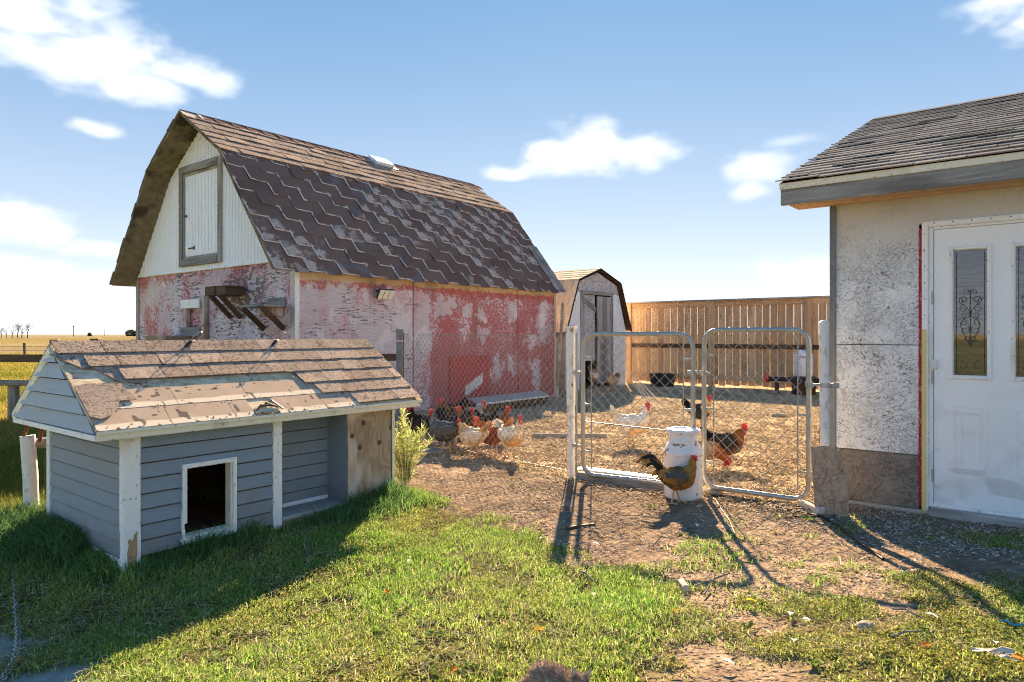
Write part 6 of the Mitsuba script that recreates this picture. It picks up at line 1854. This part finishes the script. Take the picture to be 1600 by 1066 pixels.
def shards(key, label, cat_, n, region, L, W, cols, seed, lift=.006, tilt=.5):
    """bits of straw, bark and chips lying on the ground"""
    g = np.random.default_rng(seed)
    x, y = region(g, n)
    n = len(x)
    a = g.uniform(0, 2 * np.pi, n); e = g.normal(0, tilt, n)
    d = np.stack([np.cos(a) * np.cos(e), np.sin(a) * np.cos(e), np.sin(e) * .6], 1)
    s = np.cross(d, g.normal(0, tilt, (n, 3)) + [0, 0, 1]); s /= np.linalg.norm(s, axis=1, keepdims=True)
    up = np.cross(s, d)
    l, w = g.uniform(*L, n)[:, None] / 2, g.uniform(*W, n)[:, None] / 2
    p = np.stack([x, y, gz(x, y) + g.uniform(.0, 1, n) * lift + np.abs(d[:, 2]) * l[:, 0]], 1)
    v = np.stack([p - d * l - s * w * .7, p - d * l * .8 + s * w, p + d * l + s * w * .6, p + d * l * .9 - s * w, p + up * w * .6], 1).reshape(-1, 3)
    kk = np.arange(n)[:, None, None] * 5
    f = (np.array([[0, 1, 4], [1, 2, 4], [2, 3, 4], [3, 0, 4]])[None] + kk).reshape(-1, 3)
    cols = np.array(cols)
    c = cols[g.integers(0, len(cols), n)] * g.uniform(.55, 1.3, (n, 1))
    put(key, (v, f), 'litter', color=np.repeat(np.clip(c, .01, .9), 5, axis=0))
    tag(key, label, cat_, kind='stuff')

def yard_region(g, n):
    y = 5.2 * (17.5 / 5.2) ** g.random(n)
    u = g.uniform(600, 1320, n)
    x = (u - 800) / FPX * y
    gr, yd, n1, n2 = zones(x, y)
    k = (g.random(n) < yd * np.clip(.75 + 2.5 * n2, .15, 1)) & (gr < .3)
    k &= ~((x - 3.4) * .625 + (y - 19.9) * .781 > -.1)
    b = (x + 3.30) * .781 - (y - 10.53) * .625          # distance in front of the barn wall
    k &= b > .05
    return x[k], y[k]
def earth_region(g, n):
    x, y = sample(n, -1.2, 4.6, 2.9, 6.9, g)
    gr, yd, n1, n2 = zones(x, y)
    k = in_view(x, y) & (g.random(n) < (1 - gr) * np.clip(.55 + 3.2 * n2 + 1.0 * n1, .06, 1)) & (((x - 2.68) * .625 + (y - 5.74) * .781) < -.07)
    return x[k], y[k]
def gravel_region(g, n):
    x, y = sample(n, 1.9, 4.6, 3.4, 5.9, g)
    k = in_view(x, y) & (((x - 2.68) * .625 + (y - 5.74) * .781) < -.07) & ((x - 2.3) * .62 - (4.75 - y) * .45 + g.normal(0, .12, n) > .05)
    return x[k], y[k]
def lawn_region(g, n):
    x, y = sample(n, -4.2, 4.2, 2.8, 7.0, g)
    gr, yd, n1, n2 = zones(x, y)
    k = in_view(x, y) & (gr > .3) & (signed(HOUSEP, x, y) < 0)
    return x[k], y[k]
lawn(); low_weeds(); rosettes(); pasture()
shards('straw', 'trampled straw and bark bits covering the chicken yard', 'straw', 120000, yard_region, (.015, .07), (.004, .018), [(.46, .355, .235), (.36, .265, .165), (.60, .50, .37), (.18, .13, .085), (.40, .30, .19)], 21, .012, .35)
shards('wood_chips', 'scattered wood chips and bark on the bare earth', 'wood chips', 60000, earth_region, (.006, .032), (.003, .011), [(.38, .30, .235), (.27, .205, .15), (.16, .12, .092), (.62, .55, .46), (.22, .165, .12)], 22, .004, .30)
shards('gravel', 'pale stone chips and leaf bits on dark ground by the house', 'gravel', 16000, gravel_region, (.006, .026), (.005, .016), [(.46, .42, .38), (.34, .28, .22), (.55, .50, .44), (.22, .17, .13), (.30, .22, .14)], 23, .004, .30)
shards('thatch', 'dead grass stems and bits lying in the lawn', 'thatch', 110000, lawn_region, (.02, .07), (.0015, .0035), [(.42, .36, .20), (.30, .24, .12), (.50, .45, .30)], 24, .025, .35)

def leaf_bits():
    g = np.random.default_rng(31)
    li = 0
    LEAVES = ['orange leaf in the sunlit lawn just past the dog house shadow', 'yellow brown leaf in the grass above the cat', 'yellow leaf on weeds where lawn meets bare earth', 'dark brown leaf in the grass by the torn scrap',
              'brown leaf at the bottom edge of the middle lawn', 'rusty leaf in the grass at the lower right corner', 'tan leaf on bare ground beside the chain', 'pale yellow leaf on dirt under the gate shadow']
    FEATHERS = ['white feather in lawn grass off the dog house corner', 'white feather on dirt at the foot of the gate post shadow', 'white feather on the lawn edge in line with the milk can', 'white feather among sticks where the lawn ends',
                'white feather in the right grass patch, upper of two', 'white feather in the right grass patch, lower of two', 'white feather in the grass patch nearest the bottom middle', 'upright white feather in grass short of the house shadow', 'white feather in the bottom grass right of the cat',
                'white feather on dirt in the milk can shadow', 'white feather in grass near the torn scrap', 'pale feather on dark gravel near the door', 'pale feather on straw beyond the right gate']
    TWIGS = ['twig at the lawn edge pointing to the wood block', 'bleached twig lying past the wood block toward the gate shadow', 'thin twig crossing the gate shadow corner', 'short twig between milk can and lawn', 'upright twig in the shaded grass by the dog house',
             'curved twig lying in the shaded grass by the dog house', 'dark curved twig on the trodden earth at right', 'small twig in the gate post shadow', 'small twig beside the dark sawn stick', 'thin branch at the edge of the right grass patch']
    for u, v, c in ((604, 936, (.55, .22, .03)), (841, 998, (.50, .30, .06)), (1056, 967, (.52, .34, .07)), (1447, 1024, (.36, .16, .05)), (709, 1062, (.42, .22, .06)), (1590, 1043, (.46, .20, .05)), (30, 1045, (.45, .24, .09)), (1174, 950, (.55, .42, .05))):
        p = on_ground(u, v) + [0, 0, .028]
        key = tag(num('fallen_leaf'), LEAVES[li], 'leaf', 'fallen leaves on the grass'); li += 1
        a = g.uniform(0, 6.28)
        t = np.linspace(0, 1, 7)
        w = .014 * np.sin(np.pi * np.clip(t, .02, .98)) ** .8
        rows = []
        for q in (-1, -.5, 0, .5, 1):
            rows.append(np.column_stack([t * .045 - .022, q * w, .010 * np.abs(q) + .012 * np.sin(t * 3) * g.uniform(.6, 1.2)]))
        vv = np.array(rows).transpose(1, 0, 2).reshape(-1, 3)
        f = []
        for i in range(6):
            for j in range(4):
                o = i * 5 + j
                f += [[o, o + 1, o + 6], [o, o + 6, o + 5]]
        put(key, (xf(axes(p, [math.cos(a), math.sin(a), 0], [-math.sin(a), math.cos(a), 0], [0, 0, 1]), vv), np.array(f)), 'blade', smooth=True, color=np.tile(c, (len(vv), 1)))
    for i, (u, v) in enumerate(((637, 886), (849, 847), (926, 935), (937, 857), (1236, 965), (1268, 978), (1241, 1008), (1468, 974), (1148, 1047), (1090, 828), (1555, 1012), (1390, 862), (1204, 705))):
        p = on_ground(u, v) + [0, 0, .022]
        key = tag(num('feather'), FEATHERS[i], 'feather', 'white feathers on the ground')
        a = g.uniform(0, 6.28); L = g.uniform(.035, .06)
        t = np.linspace(0, 1, 8)
        w = .011 * np.sin(np.pi * np.clip(t + .05, .05, .97)) * g.uniform(.8, 1.3)
        cz = .010 * np.sin(t * 2.6)
        vv = np.stack([np.column_stack([t * L, w, cz + .004]), np.column_stack([t * L, 0 * w, cz]), np.column_stack([t * L, -w, cz + .004])], 1).reshape(-1, 3)
        f = []
        for k in range(7):
            for j in range(2):
                o = k * 3 + j
                f += [[o, o + 1, o + 4], [o, o + 4, o + 3]]
        put(key, (xf(axes(p, [math.cos(a), math.sin(a), 0], [-math.sin(a), math.cos(a), 0], [0, 0, 1]), vv), np.array(f)), 'litter', smooth=True, color=np.tile([.80, .77, .72], (len(vv), 1)))
    for i, (u0, v0, u1, v1) in enumerate(((905, 898, 935, 922), (1085, 922, 1140, 903), (1100, 935, 1118, 905), (1020, 858, 1045, 847), (478, 845, 482, 875), (480, 876, 520, 868), (1395, 958, 1440, 975), (900, 855, 920, 862), (930, 829, 945, 842), (1392, 1002, 1440, 996))):
        A, B = on_ground(u0, v0) + [0, 0, .02], on_ground(u1, v1) + [0, 0, .025]
        key = tag(num('twig'), TWIGS[i], 'twig', 'twigs on the ground')
        mid = (A + B) / 2 + g.normal(0, .02, 3) + [0, 0, .012]
        put(key, tube([A, mid, B], [.006, .005, .003], 6), 'grey_wood', smooth=True)
    key = tag('torn_paper', 'crumpled pale scrap lying in the grass at right', 'scrap')
    p = on_ground(1552, 1032) + [0, 0, .03]
    q = np.linspace(-1, 1, 9)
    xx, yy = np.meshgrid(q * .075, q * .03)
    zz = meshkit.fbm(np.stack([xx * 30, yy * 40, 0 * xx], -1), 3, 3) * .05 - .02
    vv = np.stack([xx, yy, zz], -1).reshape(-1, 3)
    ii = (np.arange(8)[:, None] * 9 + np.arange(8)[None])
    qd = np.stack([ii, ii + 1, ii + 10, ii + 9], -1).reshape(-1, 4)
    put(key, (xf(axes(p, [.95, -.3, 0], [.3, .95, 0], [0, 0, 1]), vv), qd), 'litter', smooth=True, color=np.tile([.50, .46, .42], (81, 1)))
leaf_bits()

def bush():
    """thin leaved pale weed bush at the plywood end of the dog house"""
    g = np.random.default_rng(77)
    tag('weed_bush', 'pale yellow green bushy weed at the dog house end', 'bush')
    p = on_ground(632, 762)
    st, V, F, C = [], [], [], []
    off = 0
    for i in range(60):
        a, r = g.uniform(0, 2 * np.pi), g.uniform(0, 1) ** .7
        H = g.uniform(.45, .80) * (1 - .35 * r)
        top = p + [math.cos(a) * r * .27, math.sin(a) * r * .24, H]
        mid = p + [math.cos(a) * r * .09, math.sin(a) * r * .08, H * .55]
        base = p + [math.cos(a) * .04 * r, math.sin(a) * .04 * r, 0]
        st.append(tube([base, mid, top], [.005, .0035, .0015], 5))
        for j in range(38):
            t = g.uniform(.12, 1)
            q = base + (mid - base) * (t / .55) if t < .55 else mid + (top - mid) * ((t - .55) / .45)
            d = g.normal(0, 1, 3); d[2] = abs(d[2]) * .6 + .5; d /= np.linalg.norm(d)
            L, w = g.uniform(.03, .085), g.uniform(.003, .006)
            s = np.cross(d, g.normal(0, 1, 3)); s /= np.linalg.norm(s)
            m_ = q + d * L * .5 + [0, 0, .004]
            V.append(np.array([q - s * w * .5, q + s * w * .5, m_ + s * w, m_ - s * w, q + d * L]))
            F.append(np.array([[0, 1, 2], [0, 2, 3], [3, 2, 4]]) + off); off += 5
            C.append(np.tile((np.array([.46, .52, .19]) if g.random() < .65 else np.array([.26, .34, .09])) * g.uniform(.7, 1.25), (5, 1)))
    put('weed_bush__stems', cat(st), 'cream_trim')
    put('weed_bush__leaves', (np.vstack(V), np.vstack(F)), 'blade', color=np.vstack(C))
bush()

del rng
